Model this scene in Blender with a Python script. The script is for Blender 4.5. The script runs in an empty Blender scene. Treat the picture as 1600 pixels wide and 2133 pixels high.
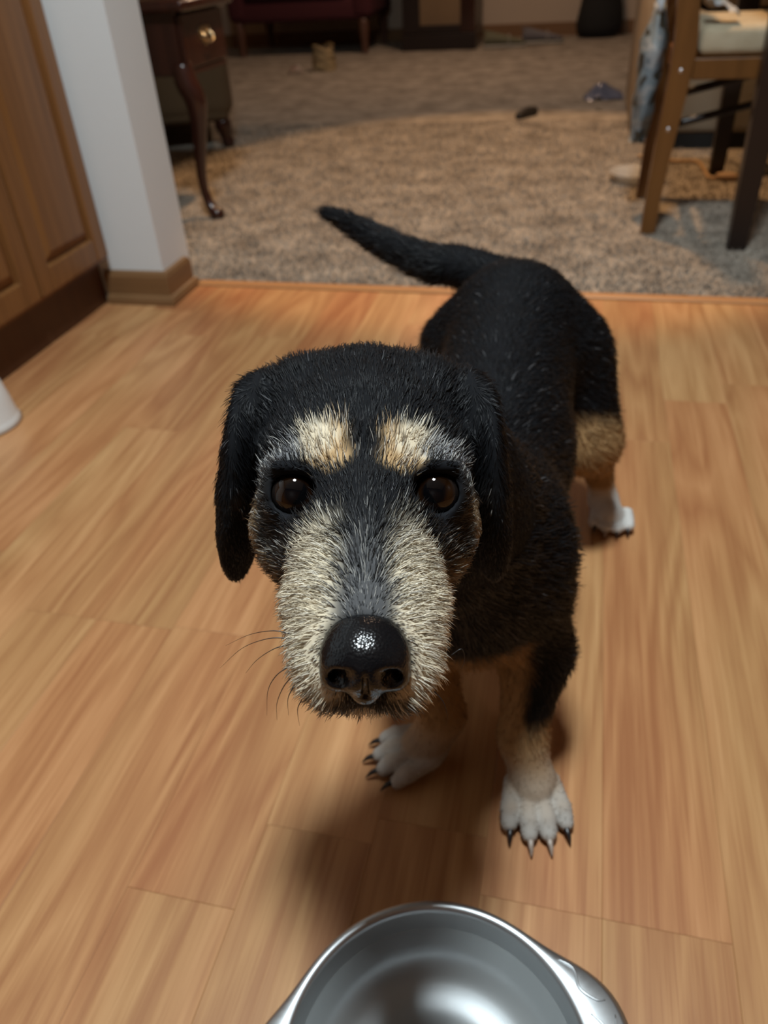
import bpy, bmesh, math, random
import numpy as np
from mathutils import Vector, Matrix

# ------------------------------------------------------------------ camera
W, HH, F = 1600, 2133, 1602.0
CX, CY, CAMZ = 800.0, 1066.5, 0.63
RC = np.array([[0.97351511, 0.09329399, -0.20872126],
               [0.22295815, -0.58938502, 0.77647599],
               [-0.05057664, -0.80244721, -0.59457588]])   # world = RC @ (right, down, forward)
CAM = np.array([0.0, 0.0, CAMZ])
scn = bpy.context.scene
col = scn.collection
cd = bpy.data.cameras.new('camera')
cam = bpy.data.objects.new('camera', cd)
col.objects.link(cam)
cd.sensor_fit = 'VERTICAL'
cd.sensor_height = 36.0
cd.lens = F / HH * 36.0
cd.clip_start = 0.02
cd.dof.use_dof = True
cd.dof.focus_distance = 0.335
cd.dof.aperture_fstop = 9.5
M = Matrix.Identity(4)
for i in range(3):
    M[i][0] = RC[i, 0]; M[i][1] = -RC[i, 1]; M[i][2] = -RC[i, 2]
M[2][3] = CAMZ
cam.matrix_world = M
scn.camera = cam

# ------------------------------------------------------------------ world, light, exposure
world = bpy.data.worlds.new('world')
scn.world = world
world.use_nodes = True
world.node_tree.nodes['Background'].inputs[0].default_value = (0.55, 0.6, 0.7, 1)
world.node_tree.nodes['Background'].inputs[1].default_value = 0.02
vs = scn.view_settings
vs.view_transform = 'Standard'
vs.look = 'None'
vs.gamma = 1.0
vs.use_curve_mapping = False
vs.exposure = 0.12


def add_light(name, kind, loc, energy, color, target=None, **kw):
    ld = bpy.data.lights.new(name, kind)
    ld.energy = energy
    ld.color = color
    for k, v in kw.items():
        setattr(ld, k, v)
    o = bpy.data.objects.new(name, ld)
    col.objects.link(o)
    o.location = loc
    if target is not None:
        o.rotation_euler = (Vector(target) - Vector(loc)).to_track_quat('-Z', 'Y').to_euler()
    return o


KX, KY = -0.10, 0.34          # kitchen ceiling lamp, found from the catchlights in the eyes
add_light('kitchen_lamp_light', 'AREA', (KX, KY, 2.30), 51.0, (0.85, 0.955, 1.0), (KX, KY, 0),
          shape='DISK', size=0.34)
add_light('living_lamp_light', 'SPOT', (-0.25, 2.60, 2.30), 150.0, (1.0, 0.58, 0.27), (-0.25, 2.60, 0),
          spot_size=math.radians(58), spot_blend=0.22, shadow_soft_size=0.04)
add_light('far_fill_light', 'AREA', (-0.6, 5.0, 2.32), 21.0, (1.0, 0.68, 0.46), (-0.6, 5.0, 0), shape='DISK', size=0.25)  # added warm fill to brighten the far living room, no known source there

# ------------------------------------------------------------------ helpers
rng = np.random.default_rng(7)
random.seed(7)


def P(px, py, d):
    """photo pixel at a given camera depth -> world point"""
    return RC @ (np.array([(px - CX) / F, (py - CY) / F, 1.0]) * d) + CAM


def mat(name, color, rough=0.5, metal=0.0, spec=0.5, noise=None, bump=None, coat=0.0, trans=0.0):
    m = bpy.data.materials.new(name)
    m.use_nodes = True
    nt = m.node_tree
    b = nt.nodes['Principled BSDF']
    b.inputs['Base Color'].default_value = (*color, 1)
    b.inputs['Roughness'].default_value = rough
    b.inputs['Metallic'].default_value = metal
    b.inputs['Specular IOR Level'].default_value = spec
    b.inputs['Coat Weight'].default_value = coat
    b.inputs['Coat Roughness'].default_value = 0.05
    b.inputs['Transmission Weight'].default_value = trans
    tc = nt.nodes.new('ShaderNodeTexCoord')
    if noise:
        sc, c2, detail = noise[:3]
        mp = nt.nodes.new('ShaderNodeMapping')
        mp.inputs['Scale'].default_value = noise[3] if len(noise) > 3 else (1, 1, 1)
        nt.links.new(tc.outputs['Object'], mp.inputs[0])
        n = nt.nodes.new('ShaderNodeTexNoise')
        n.inputs['Scale'].default_value = sc
        n.inputs['Detail'].default_value = detail
        nt.links.new(mp.outputs[0], n.inputs['Vector'])
        r = nt.nodes.new('ShaderNodeValToRGB')
        r.color_ramp.elements[0].position = 0.32
        r.color_ramp.elements[1].position = 0.68
        r.color_ramp.elements[0].color = (*color, 1)
        r.color_ramp.elements[1].color = (*c2, 1)
        nt.links.new(n.outputs[0], r.inputs[0])
        nt.links.new(r.outputs[0], b.inputs['Base Color'])
    if bump:
        n2 = nt.nodes.new('ShaderNodeTexNoise')
        n2.inputs['Scale'].default_value = bump[0]
        n2.inputs['Detail'].default_value = 4
        nt.links.new(tc.outputs['Object'], n2.inputs['Vector'])
        bp = nt.nodes.new('ShaderNodeBump')
        bp.inputs['Strength'].default_value = bump[1]
        bp.inputs['Distance'].default_value = bump[2]
        nt.links.new(n2.outputs[0], bp.inputs['Height'])
        nt.links.new(bp.outputs[0], b.inputs['Normal'])
    return m


def tag(o, label=None, cat=None, group=None, kind=None):
    if label: o['label'] = label
    if cat: o['category'] = cat
    if group: o['group'] = group
    if kind: o['kind'] = kind
    return o


def empty(name, loc=(0, 0, 0), rz=0.0):
    o = bpy.data.objects.new(name, None)
    o.empty_display_size = 0.05
    col.objects.link(o)
    o.location = loc
    o.rotation_euler = (0, 0, rz)
    return o


def link(name, me, material, parent=None, smooth=False):
    o = bpy.data.objects.new(name, me)
    col.objects.link(o)
    if material: me.materials.append(material)
    if parent is not None: o.parent = parent
    if smooth:
        me.polygons.foreach_set('use_smooth', [True] * len(me.polygons))
    return o


def bm_obj(name, bm, material, parent=None, smooth=False):
    me = bpy.data.meshes.new(name)
    bmesh.ops.recalc_face_normals(bm, faces=bm.faces)
    bm.to_mesh(me)
    bm.free()
    return link(name, me, material, parent, smooth)


def add_box(bm, lo, hi, bevel=0.0, seg=2):
    r = bmesh.ops.create_cube(bm, size=1.0)
    v = r['verts']
    lo, hi = Vector(lo), Vector(hi)
    for p in v:
        p.co = Vector(((p.co.x + .5) * (hi.x - lo.x) + lo.x, (p.co.y + .5) * (hi.y - lo.y) + lo.y,
                       (p.co.z + .5) * (hi.z - lo.z) + lo.z))
    if bevel > 0:
        e = list({ed for p in v for ed in p.link_edges})
        bmesh.ops.bevel(bm, geom=e, offset=bevel, segments=seg, profile=0.5, affect='EDGES')


def box(name, lo, hi, material, parent=None, bevel=0.0, seg=2, smooth=False):
    bm = bmesh.new()
    add_box(bm, lo, hi, bevel, seg)
    return bm_obj(name, bm, material, parent, smooth)


def add_tube(bm, pts, radii, n=10, squash=None):
    """swept tube with a radius at each point; squash = list of (sx, sy) section scales"""
    pts = [Vector(p) for p in pts]
    rings = []
    for i, p in enumerate(pts):
        t = (pts[min(i + 1, len(pts) - 1)] - pts[max(i - 1, 0)]).normalized()
        ref = Vector((0, 1, 0)) if abs(t.y) < 0.9 else Vector((1, 0, 0))
        u = t.cross(ref).normalized()
        w = u.cross(t).normalized()
        sx, sy = squash[i] if squash else (1, 1)
        rings.append([bm.verts.new(p + u * math.cos(a) * radii[i] * sx + w * math.sin(a) * radii[i] * sy)
                      for a in [2 * math.pi * k / n for k in range(n)]])
    for a, b in zip(rings[:-1], rings[1:]):
        for k in range(n):
            bm.faces.new((a[k], a[(k + 1) % n], b[(k + 1) % n], b[k]))
    bm.faces.new(rings[0][::-1])
    bm.faces.new(rings[-1])


def tube(name, pts, radii, material, parent=None, n=10, squash=None):
    bm = bmesh.new()
    add_tube(bm, pts, radii, n, squash)
    return bm_obj(name, bm, material, parent, True)


def smooth_path(pts, k=6):
    """Catmull-Rom through points (any dimension)"""
    p = [np.array(q, float) for q in pts]
    p = [2 * p[0] - p[1]] + p + [2 * p[-1] - p[-2]]
    out = []
    for i in range(1, len(p) - 2):
        for s in range(k):
            t = s / k
            a, b, c, d = p[i - 1:i + 3]
            out.append(.5 * (2 * b + (c - a) * t + (2 * a - 5 * b + 4 * c - d) * t * t + (3 * b - a - 3 * c + d) * t ** 3))
    out.append(p[-2])
    return out


def lathe(name, prof, material, parent=None, n=64, closed=False):
    bm = bmesh.new()
    rings = []
    for r, z in prof:
        if r < 1e-6:
            rings.append([bm.verts.new((0, 0, z))])
        else:
            rings.append([bm.verts.new((r * math.cos(2 * math.pi * k / n), r * math.sin(2 * math.pi * k / n), z)) for k in range(n)])
    for a, b in zip(rings[:-1], rings[1:]):
        for k in range(n):
            k2 = (k + 1) % n
            if len(a) == 1 and len(b) == 1: continue
            if len(a) == 1: bm.faces.new((a[0], b[k2], b[k]))
            elif len(b) == 1: bm.faces.new((a[k], a[k2], b[0]))
            else: bm.faces.new((a[k], a[k2], b[k2], b[k]))
    return bm_obj(name, bm, material, parent, True)


# ------------------------------------------------------------------ materials
def wood_floor():
    m = bpy.data.materials.new('oak_laminate')
    m.use_nodes = True
    nt = m.node_tree
    N, L = nt.nodes, nt.links
    b = N['Principled BSDF']
    tc = N.new('ShaderNodeTexCoord')
    oi = N.new('ShaderNodeObjectInfo')
    mul = N.new('ShaderNodeVectorMath'); mul.operation = 'MULTIPLY_ADD'
    mul.inputs[1].default_value = (37.0, 91.0, 53.0)
    L.new(oi.outputs['Random'], mul.inputs[0])
    L.new(tc.outputs['Object'], mul.inputs[2])

    def mapped(s):
        mp = N.new('ShaderNodeMapping'); mp.inputs['Scale'].default_value = s
        L.new(mul.outputs[0], mp.inputs[0]); return mp
    # broad cathedral figure
    m1 = mapped((9.0, 1.05, 1.0))
    n0 = N.new('ShaderNodeTexNoise'); n0.inputs['Scale'].default_value = 1.0; n0.inputs['Detail'].default_value = 2.0
    L.new(m1.outputs[0], n0.inputs['Vector'])
    ml = N.new('ShaderNodeMath'); ml.operation = 'MULTIPLY'; ml.inputs[1].default_value = 11.0
    L.new(n0.outputs[0], ml.inputs[0])
    fr = N.new('ShaderNodeMath'); fr.operation = 'PINGPONG'; fr.inputs[1].default_value = 0.5
    L.new(ml.outputs[0], fr.inputs[0])
    # fine streaks
    m2 = mapped((190.0, 4.5, 1.0))
    n2 = N.new('ShaderNodeTexNoise'); n2.inputs['Scale'].default_value = 1.0; n2.inputs['Detail'].default_value = 5.0
    n2.inputs['Roughness'].default_value = 0.6
    L.new(m2.outputs[0], n2.inputs['Vector'])
    m3 = mapped((14.0, 2.0, 1.0))
    n3 = N.new('ShaderNodeTexNoise'); n3.inputs['Scale'].default_value = 1.0; n3.inputs['Detail'].default_value = 3.0
    L.new(m3.outputs[0], n3.inputs['Vector'])
    # combine -> factor
    a1 = N.new('ShaderNodeMath'); a1.operation = 'MULTIPLY_ADD'; a1.inputs[1].default_value = 0.50
    L.new(fr.outputs[0], a1.inputs[0])
    s2 = N.new('ShaderNodeMath'); s2.operation = 'MULTIPLY'; s2.inputs[1].default_value = 0.60
    L.new(n2.outputs[0], s2.inputs[0]); L.new(s2.outputs[0], a1.inputs[2])
    a2 = N.new('ShaderNodeMath'); a2.operation = 'MULTIPLY_ADD'; a2.inputs[1].default_value = 0.40
    L.new(n3.outputs[0], a2.inputs[0]); L.new(a1.outputs[0], a2.inputs[2])
    a3 = N.new('ShaderNodeMath'); a3.operation = 'MULTIPLY_ADD'; a3.inputs[1].default_value = 0.20
    L.new(oi.outputs['Random'], a3.inputs[0]); L.new(a2.outputs[0], a3.inputs[2])
    r = N.new('ShaderNodeValToRGB')
    e = r.color_ramp.elements
    e[0].position = 0.48; e[0].color = (0.335, 0.140, 0.056, 1)
    e[1].position = 1.02; e[1].color = (0.550, 0.292, 0.132, 1)
    k = e.new(0.74); k.color = (0.440, 0.214, 0.089, 1)
    # fine dark pores
    m4 = mapped((620.0, 9.0, 1.0))
    n4 = N.new('ShaderNodeTexNoise'); n4.inputs['Scale'].default_value = 1.0; n4.inputs['Detail'].default_value = 2.0
    L.new(m4.outputs[0], n4.inputs['Vector'])
    po = N.new('ShaderNodeMapRange'); po.inputs[1].default_value = 0.56; po.inputs[2].default_value = 0.72
    po.inputs[3].default_value = 0.0; po.inputs[4].default_value = -0.17
    L.new(n4.outputs[0], po.inputs[0])
    a4 = N.new('ShaderNodeMath'); a4.operation = 'ADD'
    L.new(a3.outputs[0], a4.inputs[0]); L.new(po.outputs[0], a4.inputs[1])
    L.new(a4.outputs[0], r.inputs[0])
    # slow drift between yellowish and pinkish wood
    m5 = mapped((7.0, 1.1, 1.0))
    n5 = N.new('ShaderNodeTexNoise'); n5.inputs['Scale'].default_value = 1.0; n5.inputs['Detail'].default_value = 1.0
    L.new(m5.outputs[0], n5.inputs['Vector'])
    r5 = N.new('ShaderNodeValToRGB')
    r5.color_ramp.elements[0].position = 0.36; r5.color_ramp.elements[0].color = (0.98, 0.92, 0.90, 1)
    r5.color_ramp.elements[1].position = 0.64; r5.color_ramp.elements[1].color = (0.96, 1.03, 1.0, 1)
    L.new(n5.outputs[0], r5.inputs[0])
    mx = N.new('ShaderNodeMix'); mx.data_type = 'RGBA'; mx.blend_type = 'MULTIPLY'
    mx.inputs[0].default_value = 1.0
    L.new(r.outputs[0], mx.inputs[6]); L.new(r5.outputs[0], mx.inputs[7])
    L.new(mx.outputs[2], b.inputs['Base Color'])
    b.inputs['Roughness'].default_value = 0.42
    b.inputs['Specular IOR Level'].default_value = 0.35
    bp = N.new('ShaderNodeBump'); bp.inputs['Strength'].default_value = 0.12; bp.inputs['Distance'].default_value = 0.001
    L.new(n2.outputs[0], bp.inputs['Height']); L.new(bp.outputs[0], b.inputs['Normal'])
    return m


M_FLOOR = wood_floor()
M_GAP = mat('joint_dark', (0.22, 0.105, 0.045), 0.8)
M_WALL = mat('white_paint', (0.70, 0.72, 0.72), 0.6, bump=(60, 0.1, 0.002))
M_LWALL = mat('beige_paint', (0.48, 0.38, 0.29), 0.7, bump=(60, 0.1, 0.002))
M_CEIL = mat('ceiling_paint', (0.75, 0.74, 0.72), 0.8)
M_OAK = mat('honey_oak', (0.160, 0.066, 0.020), 0.38, noise=(1.0, (0.225, 0.098, 0.030), 6, (90, 90, 3)), coat=0.1)
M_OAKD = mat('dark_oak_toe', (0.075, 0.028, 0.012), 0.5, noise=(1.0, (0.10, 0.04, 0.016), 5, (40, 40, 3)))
M_BASE = mat('brown_baseboard', (0.17, 0.088, 0.035), 0.4, noise=(1.0, (0.22, 0.115, 0.05), 5, (6, 6, 90)))
M_STRIP = mat('threshold_wood', (0.40, 0.19, 0.075), 0.4, noise=(1.0, (0.46, 0.23, 0.09), 5, (5, 80, 5)))
M_MAHO = mat('mahogany', (0.022, 0.007, 0.005), 0.22, noise=(1.0, (0.036, 0.011, 0.007), 5, (30, 30, 4)), coat=0.4)
M_DARK = mat('dark_stained_wood', (0.016, 0.009, 0.007), 0.35)
M_CHAIR = mat('brown_chair_wood', (0.115, 0.048, 0.012), 0.35, noise=(1.0, (0.16, 0.068, 0.018), 5, (40, 40, 4)))
M_BRASS = mat('aged_brass', (0.62, 0.52, 0.34), 0.3, 1.0)
M_STEEL = mat('bolt_steel', (0.75, 0.75, 0.75), 0.25, 1.0)
M_CUSH = mat('beige_cushion', (0.36, 0.30, 0.20), 0.9, noise=(30, (0.43, 0.37, 0.26), 4), bump=(150, 0.4, 0.002))
M_OLIVE = mat('olive_brown_upholstery', (0.085, 0.055, 0.026), 0.95, bump=(200, 0.4, 0.002))
M_RED = mat('maroon_upholstery', (0.06, 0.009, 0.014), 0.9, bump=(120, 0.3, 0.002))
M_SOFA = mat('beige_sofa', (0.30, 0.235, 0.165), 0.95, noise=(6, (0.26, 0.20, 0.14), 3), bump=(140, 0.4, 0.002))
M_BLACK = mat('black_cloth', (0.008, 0.008, 0.008), 0.85)
M_COUNTER = mat('counter_laminate', (0.55, 0.52, 0.47), 0.4)


# ------------------------------------------------------------------ the rooms
EDGE_Y = 1.645     # where laminate meets carpet
def struct(name, lo, hi, m):
    return tag(box(name, lo, hi, m), kind='structure')


floor = struct('floor', (-1.62, -1.3, -0.05), (1.9, EDGE_Y, -0.008), M_GAP)
tag(floor, 'honey oak laminate floor of narrow planks running toward the carpet')
PW = 0.0972
joints = {0: [0.322], 1: [0.322], -3: [0.27], -4: [0.565], -5: [0.56], -6: [0.56], 2: [1.199, -0.10], -2: [0.93], -1: [1.17]}
# column c spans x from -0.026 + c * PW
for c in range(-16, 19):
    x0 = -0.026 + c * PW
    x1 = x0 + PW
    if x0 > 1.85: continue
    js = list(joints.get(c, [random.uniform(0.0, 0.9)]))
    y = min(js)
    while y > -1.25:
        y -= random.uniform(0.55, 1.1); js.append(y)
    y = max(js)
    while y < EDGE_Y:
        y += random.uniform(0.45, 1.05); js.append(y)
    js = sorted(js)
    ys = [j for j in js if -1.3 < j < EDGE_Y - 0.05]
    ys = [-1.3] + ys + [EDGE_Y - 0.016]
    for ya, yb in zip(ys[:-1], ys[1:]):
        g, ch = 0.0001, 0.0004
        hx, hy = (x1 - x0) / 2 - g, (yb - ya) / 2 - g
        v = [(-hx, -hy, -.008), (hx, -hy, -.008), (hx, hy, -.008), (-hx, hy, -.008),
             (-hx, -hy, -ch * .5), (hx, -hy, -ch * .5), (hx, hy, -ch * .5), (-hx, hy, -ch * .5),
             (-hx + ch, -hy + ch, 0), (hx - ch, -hy + ch, 0), (hx - ch, hy - ch, 0), (-hx + ch, hy - ch, 0)]
        f = [(3, 2, 1, 0), (8, 9, 10, 11)]
        for k in range(4):
            n = (k + 1) % 4
            f += [(k, n, 4 + n, 4 + k), (4 + k, 4 + n, 8 + n, 8 + k)]
        me = bpy.data.meshes.new('plank')
        me.from_pydata(v, [], f)
        o = link('plank', me, M_FLOOR, floor)
        o.location = ((x0 + x1) / 2, (ya + yb) / 2, 0)

# carpet
def carpet_mat():
    m = mat('carpet', (0.30, 0.245, 0.19), 1.0, spec=0.1)
    nt = m.node_tree; N, L = nt.nodes, nt.links
    b = N['Principled BSDF']
    tc = N.new('ShaderNodeTexCoord')
    big = N.new('ShaderNodeTexNoise'); big.inputs['Scale'].default_value = 9; big.inputs['Detail'].default_value = 5
    big.inputs['Roughness'].default_value = 0.65
    fine = N.new('ShaderNodeTexNoise'); fine.inputs['Scale'].default_value = 260; fine.inputs['Detail'].default_value = 2
    L.new(tc.outputs['Object'], big.inputs['Vector']); L.new(tc.outputs['Object'], fine.inputs['Vector'])
    mx = N.new('ShaderNodeMath'); mx.operation = 'MULTIPLY_ADD'; mx.inputs[1].default_value = 0.35
    L.new(fine.outputs[0], mx.inputs[0]); L.new(big.outputs[0], mx.inputs[2])
    r = N.new('ShaderNodeValToRGB')
    r.color_ramp.elements[0].position = 0.48; r.color_ramp.elements[0].color = (0.175, 0.148, 0.120, 1)
    r.color_ramp.elements[1].position = 0.86; r.color_ramp.elements[1].color = (0.385, 0.335, 0.278, 1)
    L.new(mx.outputs[0], r.inputs[0]); L.new(r.outputs[0], b.inputs['Base Color'])
    bp = N.new('ShaderNodeBump'); bp.inputs['Strength'].default_value = 0.8; bp.inputs['Distance'].default_value = 0.006
    L.new(mx.outputs[0], bp.inputs['Height']); L.new(bp.outputs[0], b.inputs['Normal'])
    return m


M_CARPET = carpet_mat()
carpet = struct('floor', (-3.4, EDGE_Y + 0.012, -0.05), (2.4, 6.95, 0.004), M_CARPET)
tag(carpet, 'greige carpet of the living room beyond the laminate')
# carpet pile: short tufts on the nearer carpet
nT = 60000
tx = rng.uniform(-1.5, 1.0, nT); ty = EDGE_Y + 0.014 + rng.random(nT) ** 1.3 * 1.9
hgt = rng.uniform(0.004, 0.010, nT); ang = rng.uniform(0, 2 * np.pi, nT); wd = rng.uniform(0.0015, 0.003, nT)
dx, dy = np.cos(ang) * wd, np.sin(ang) * wd
lean = rng.normal(0, 0.004, (nT, 2))
V = np.empty((nT, 3, 3))
V[:, 0] = np.stack([tx - dx, ty - dy, np.full(nT, 0.004)], 1)
V[:, 1] = np.stack([tx + dx, ty + dy, np.full(nT, 0.004)], 1)
V[:, 2] = np.stack([tx + lean[:, 0], ty + lean[:, 1], 0.004 + hgt], 1)


def np_mesh(name, verts, faces, nv=3):
    me = bpy.data.meshes.new(name)
    verts = np.ascontiguousarray(verts, np.float32); faces = np.ascontiguousarray(faces, np.int32)
    me.vertices.add(len(verts)); me.vertices.foreach_set('co', verts.ravel())
    me.loops.add(faces.size); me.loops.foreach_set('vertex_index', faces.ravel())
    me.polygons.add(len(faces))
    me.polygons.foreach_set('loop_start', np.arange(0, faces.size, nv, dtype=np.int32))
    me.update(calc_edges=True)
    me.validate()
    return me


pile = link('carpet_pile', np_mesh('carpet_pile', V.reshape(-1, 3), np.arange(nT * 3).reshape(-1, 3)), M_CARPET, carpet)
pile['kind'] = 'stuff'

# wooden transition strip
bm = bmesh.new(); add_box(bm, (-0.862, EDGE_Y - 0.015, -0.008), (1.9, EDGE_Y + 0.013, 0.006), 0.004, 3)
tag(bm_obj('trim_1', bm, M_STRIP, None, True), kind='structure')

wall_b = struct('wall_back', (-3.4, 1.52, 0), (-0.876, 1.65, 2.4), M_WALL)
struct('wall_left', (-1.66, -1.3, 0), (-1.60, 1.52, 2.4), M_WALL)
struct('wall_front', (-1.66, -1.4, 0), (1.95, -1.3, 2.4), M_OAKD)
struct('wall_right', (1.9, -1.3, 0), (1.95, 1.645, 2.4), M_OAK)
struct('wall_far', (-3.4, 6.85, 0), (2.4, 6.95, 2.4), M_LWALL)
struct('wall_living_left', (-3.5, 1.5, 0), (-3.4, 6.95, 2.4), M_LWALL)
struct('wall_living_right', (2.4, 1.5, 0), (2.5, 6.95, 2.4), M_LWALL)
struct('ceiling', (-3.5, -1.4, 2.4), (2.5, 6.95, 2.45), M_CEIL)


def baseboard(name, a, b, nrm):
    """board with a rounded top and a shoe moulding, from a to b, facing nrm"""
    prof = [(0, 0), (0.020, 0), (0.020, 0.012), (0.016, 0.019), (0.011, 0.021), (0.011, 0.060), (0.007, 0.070), (0.0, 0.073)]
    a, b, n = Vector(a), Vector(b), Vector(nrm)
    d = (b - a).normalized()
    bm = bmesh.new()
    R1 = [bm.verts.new(a + n * p - d * p * (1 if name.endswith('end') else 0) + Vector((0, 0, z))) for p, z in prof]
    R2 = [bm.verts.new(b + n * p + d * p + Vector((0, 0, z))) for p, z in prof]
    for k in range(len(prof) - 1):
        bm.faces.new((R1[k], R1[k + 1], R2[k + 1], R2[k]))
    bm.faces.new(R1); bm.faces.new(R2[::-1])
    return tag(bm_obj(name, bm, M_BASE), kind='structure')


baseboard('baseboard_back', (-1.02, 1.52, 0), (-0.876, 1.52, 0), (0, -1, 0))
baseboard('baseboard_end', (-0.876, 1.52, 0), (-0.876, 1.62, 0), (1, 0, 0))
tag(box('baseboard_far', (-3.4, 6.835, 0.004), (2.4, 6.85, 0.09), M_BASE), kind='structure')

# ceiling lamps: fixtures for the kitchen and living lights, and the added far fill
def ceiling_lamp(loc, r, label, emit, strength):
    e = tag(empty('ceiling_lamp', loc), label, 'lamp')
    lathe('rim', [(r, 0.0), (r, -0.05), (r - 0.012, -0.06), (r - 0.02, -0.05), (r - 0.02, 0)], mat('lamp_rim', (0.7, 0.7, 0.7), 0.3, 1.0), e, 40)
    m = mat('lamp_diffuser', (0.9, 0.9, 0.9), 0.5)
    m.node_tree.nodes['Principled BSDF'].inputs['Emission Color'].default_value = (*emit, 1)
    m.node_tree.nodes['Principled BSDF'].inputs['Emission Strength'].default_value = strength
    lathe('diffuser', [(r - 0.02, -0.03), (r * .7, -0.045), (r * .3, -0.052), (0, -0.054)], m, e, 40)
    return e


ceiling_lamp((KX, KY, 2.398), 0.17, 'round white ceiling lamp above the kitchen floor', (0.86, 0.95, 1.0), 6.0)
ceiling_lamp((-0.6, 5.0, 2.398), 0.14, 'added round warm fill lamp, out of view over the far end of the living room', (1.0, 0.66, 0.42), 3.0)
ceiling_lamp((-0.25, 2.60, 2.398), 0.09, 'small warm ceiling lamp above the living room carpet', (1.0, 0.6, 0.3), 3.0)

# ------------------------------------------------------------------ kitchen cabinets on the left
CXF = -0.985     # front of the face frame
def base_cabinet(y0, y1, label, ndoor=2):
    r = tag(empty('base_cabinet', (0, 0, 0)), label, 'cabinet', 'oak base cabinets along the left wall')
    box('body', (-1.595, y0, 0.10), (CXF - 0.018, y1, 0.87), M_OAK, r)
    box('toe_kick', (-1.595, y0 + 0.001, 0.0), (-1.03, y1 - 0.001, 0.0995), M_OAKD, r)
    w = (y1 - y0 - 0.02) / ndoor
    for k in range(ndoor):
        a, b = y0 + 0.008 + k * w, y0 + 0.008 + k * w + w - 0.006
        d = empty('door'); d.parent = r
        zt, zb, s = 0.70, 0.112, 0.042
        for nm, lo, hi in (('stile', (a, zb), (a + s, zt)), ('stile', (b - s, zb), (b, zt)),
                           ('rail', (a + s, zb), (b - s, zb + s + 0.006)), ('rail', (a + s, zt - s), (b - s, zt))):
            box(nm, (CXF - 0.0175, lo[0], lo[1]), (CXF, hi[0], hi[1]), M_OAK, d, 0.004, 2)
        # raised field panel with a sloped border
        pa, pb, pz0, pz1 = a + s - 0.002, b - s + 0.002, zb + s + 0.004, zt - s + 0.002
        v = []
        for ins, dep in ((0, 0.012), (0.006, 0.012), (0.022, 0.003), (0.024, 0.002)):
            v += [(CXF - dep, pa + ins, pz0 + ins), (CXF - dep, pb - ins, pz0 + ins), (CXF - dep, pb - ins, pz1 - ins), (CXF - dep, pa + ins, pz1 - ins)]
        f = [(12, 13, 14, 15)]
        for q in range(3):
            for e_ in range(4):
                f.append((q * 4 + e_, q * 4 + (e_ + 1) % 4, q * 4 + 4 + (e_ + 1) % 4, q * 4 + 4 + e_))
        me = bpy.data.meshes.new('panel'); me.from_pydata(v, [], f); link('panel', me, M_OAK, d)
        box('drawer', (CXF - 0.0175, a, 0.712), (CXF, b, 0.86), M_OAK, r, 0.005, 2)
    return r


base_cabinet(0.985, 1.515, 'honey oak base cabinet against the white wall end')
base_cabinet(0.0, 0.980, 'honey oak base cabinet nearer the camera, left of the white tub')
ct = bmesh.new(); add_box(ct, (-1.598, 0.0, 0.871), (-0.965, 1.516, 0.908), 0.006, 3)
tag(bm_obj('countertop', ct, M_COUNTER, None, False), 'pale laminate worktop on the oak base cabinets', 'countertop')

# ------------------------------------------------------------------ white tub at the left edge
M_TUB = mat('white_plastic', (0.72, 0.72, 0.70), 0.3)
e = tag(empty('plastic_tub', (-0.957, 0.962, 0.0)), 'white plastic tub on the floor at the left edge of the picture', 'tub')
e.location = (-0.957, 0.962, 0)
e.scale = (.72, .72, .85)
lathe('body', [(0.0, 0.004), (0.070, 0.004), (0.078, 0.0), (0.086, 0.003), (0.080, 0.012), (0.078, 0.02), (0.074, 0.05), (0.066, 0.085), (0.055, 0.105), (0.050, 0.107), (0.050, 0.101), (0.062, 0.082), (0.068, 0.05), (0.068, 0.016), (0, 0.014)], M_TUB, e, 48)

# ------------------------------------------------------------------ water bowl
BC = (-0.036, 0.176)
M_BOWL = mat('brushed_steel', (0.52, 0.54, 0.55), 0.40, 1.0, noise=(14, (0.58, 0.60, 0.61), 3))
def rim_r(a):
    """outer rim radius, with two lobed handles left and right"""
    def lobe(c, w, h):
        d = (a - c + math.pi) % (2 * math.pi) - math.pi
        return h * math.exp(-(abs(d) / w) ** 2.6)
    return 0.1025 + lobe(0.38, 0.42, 0.023) + lobe(0.38 + math.pi, 0.42, 0.023)


bowl = tag(empty('water_bowl', (BC[0], BC[1], 0)), 'round metal pet bowl with lobed rim handles holding water', 'bowl')
bm = bmesh.new()
NB = 128
prof_in = [(0.0, 0.0135), (0.012, 0.0132), (0.028, 0.0118), (0.040, 0.008), (0.046, 0.006), (0.056, 0.006), (0.070, 0.0085), (0.082, 0.014), (0.0885, 0.024), (0.0920, 0.040), (0.0940, 0.056), (0.0948, 0.064), (0.0955, 0.0675), (0.0975, 0.069)]
rings = []
for r, z in prof_in:
    if r == 0: rings.append([bm.verts.new((0, 0, z))]); continue
    rings.append([bm.verts.new((r * math.cos(2 * math.pi * k / NB), r * math.sin(2 * math.pi * k / NB), z)) for k in range(NB)])
for t, z in ((0.35, 0.0692), (0.85, 0.0684), (1.0, 0.0668), (1.0, 0.0650), (0.3, 0.0650)):
    ring = []
    for k in range(NB):
        a = 2 * math.pi * k / NB
        ro = rim_r(a)
        r = 0.0975 + (ro - 0.0975) * t
        ring.append(bm.verts.new((r * math.cos(a), r * math.sin(a), z)))
    rings.append(ring)
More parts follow.
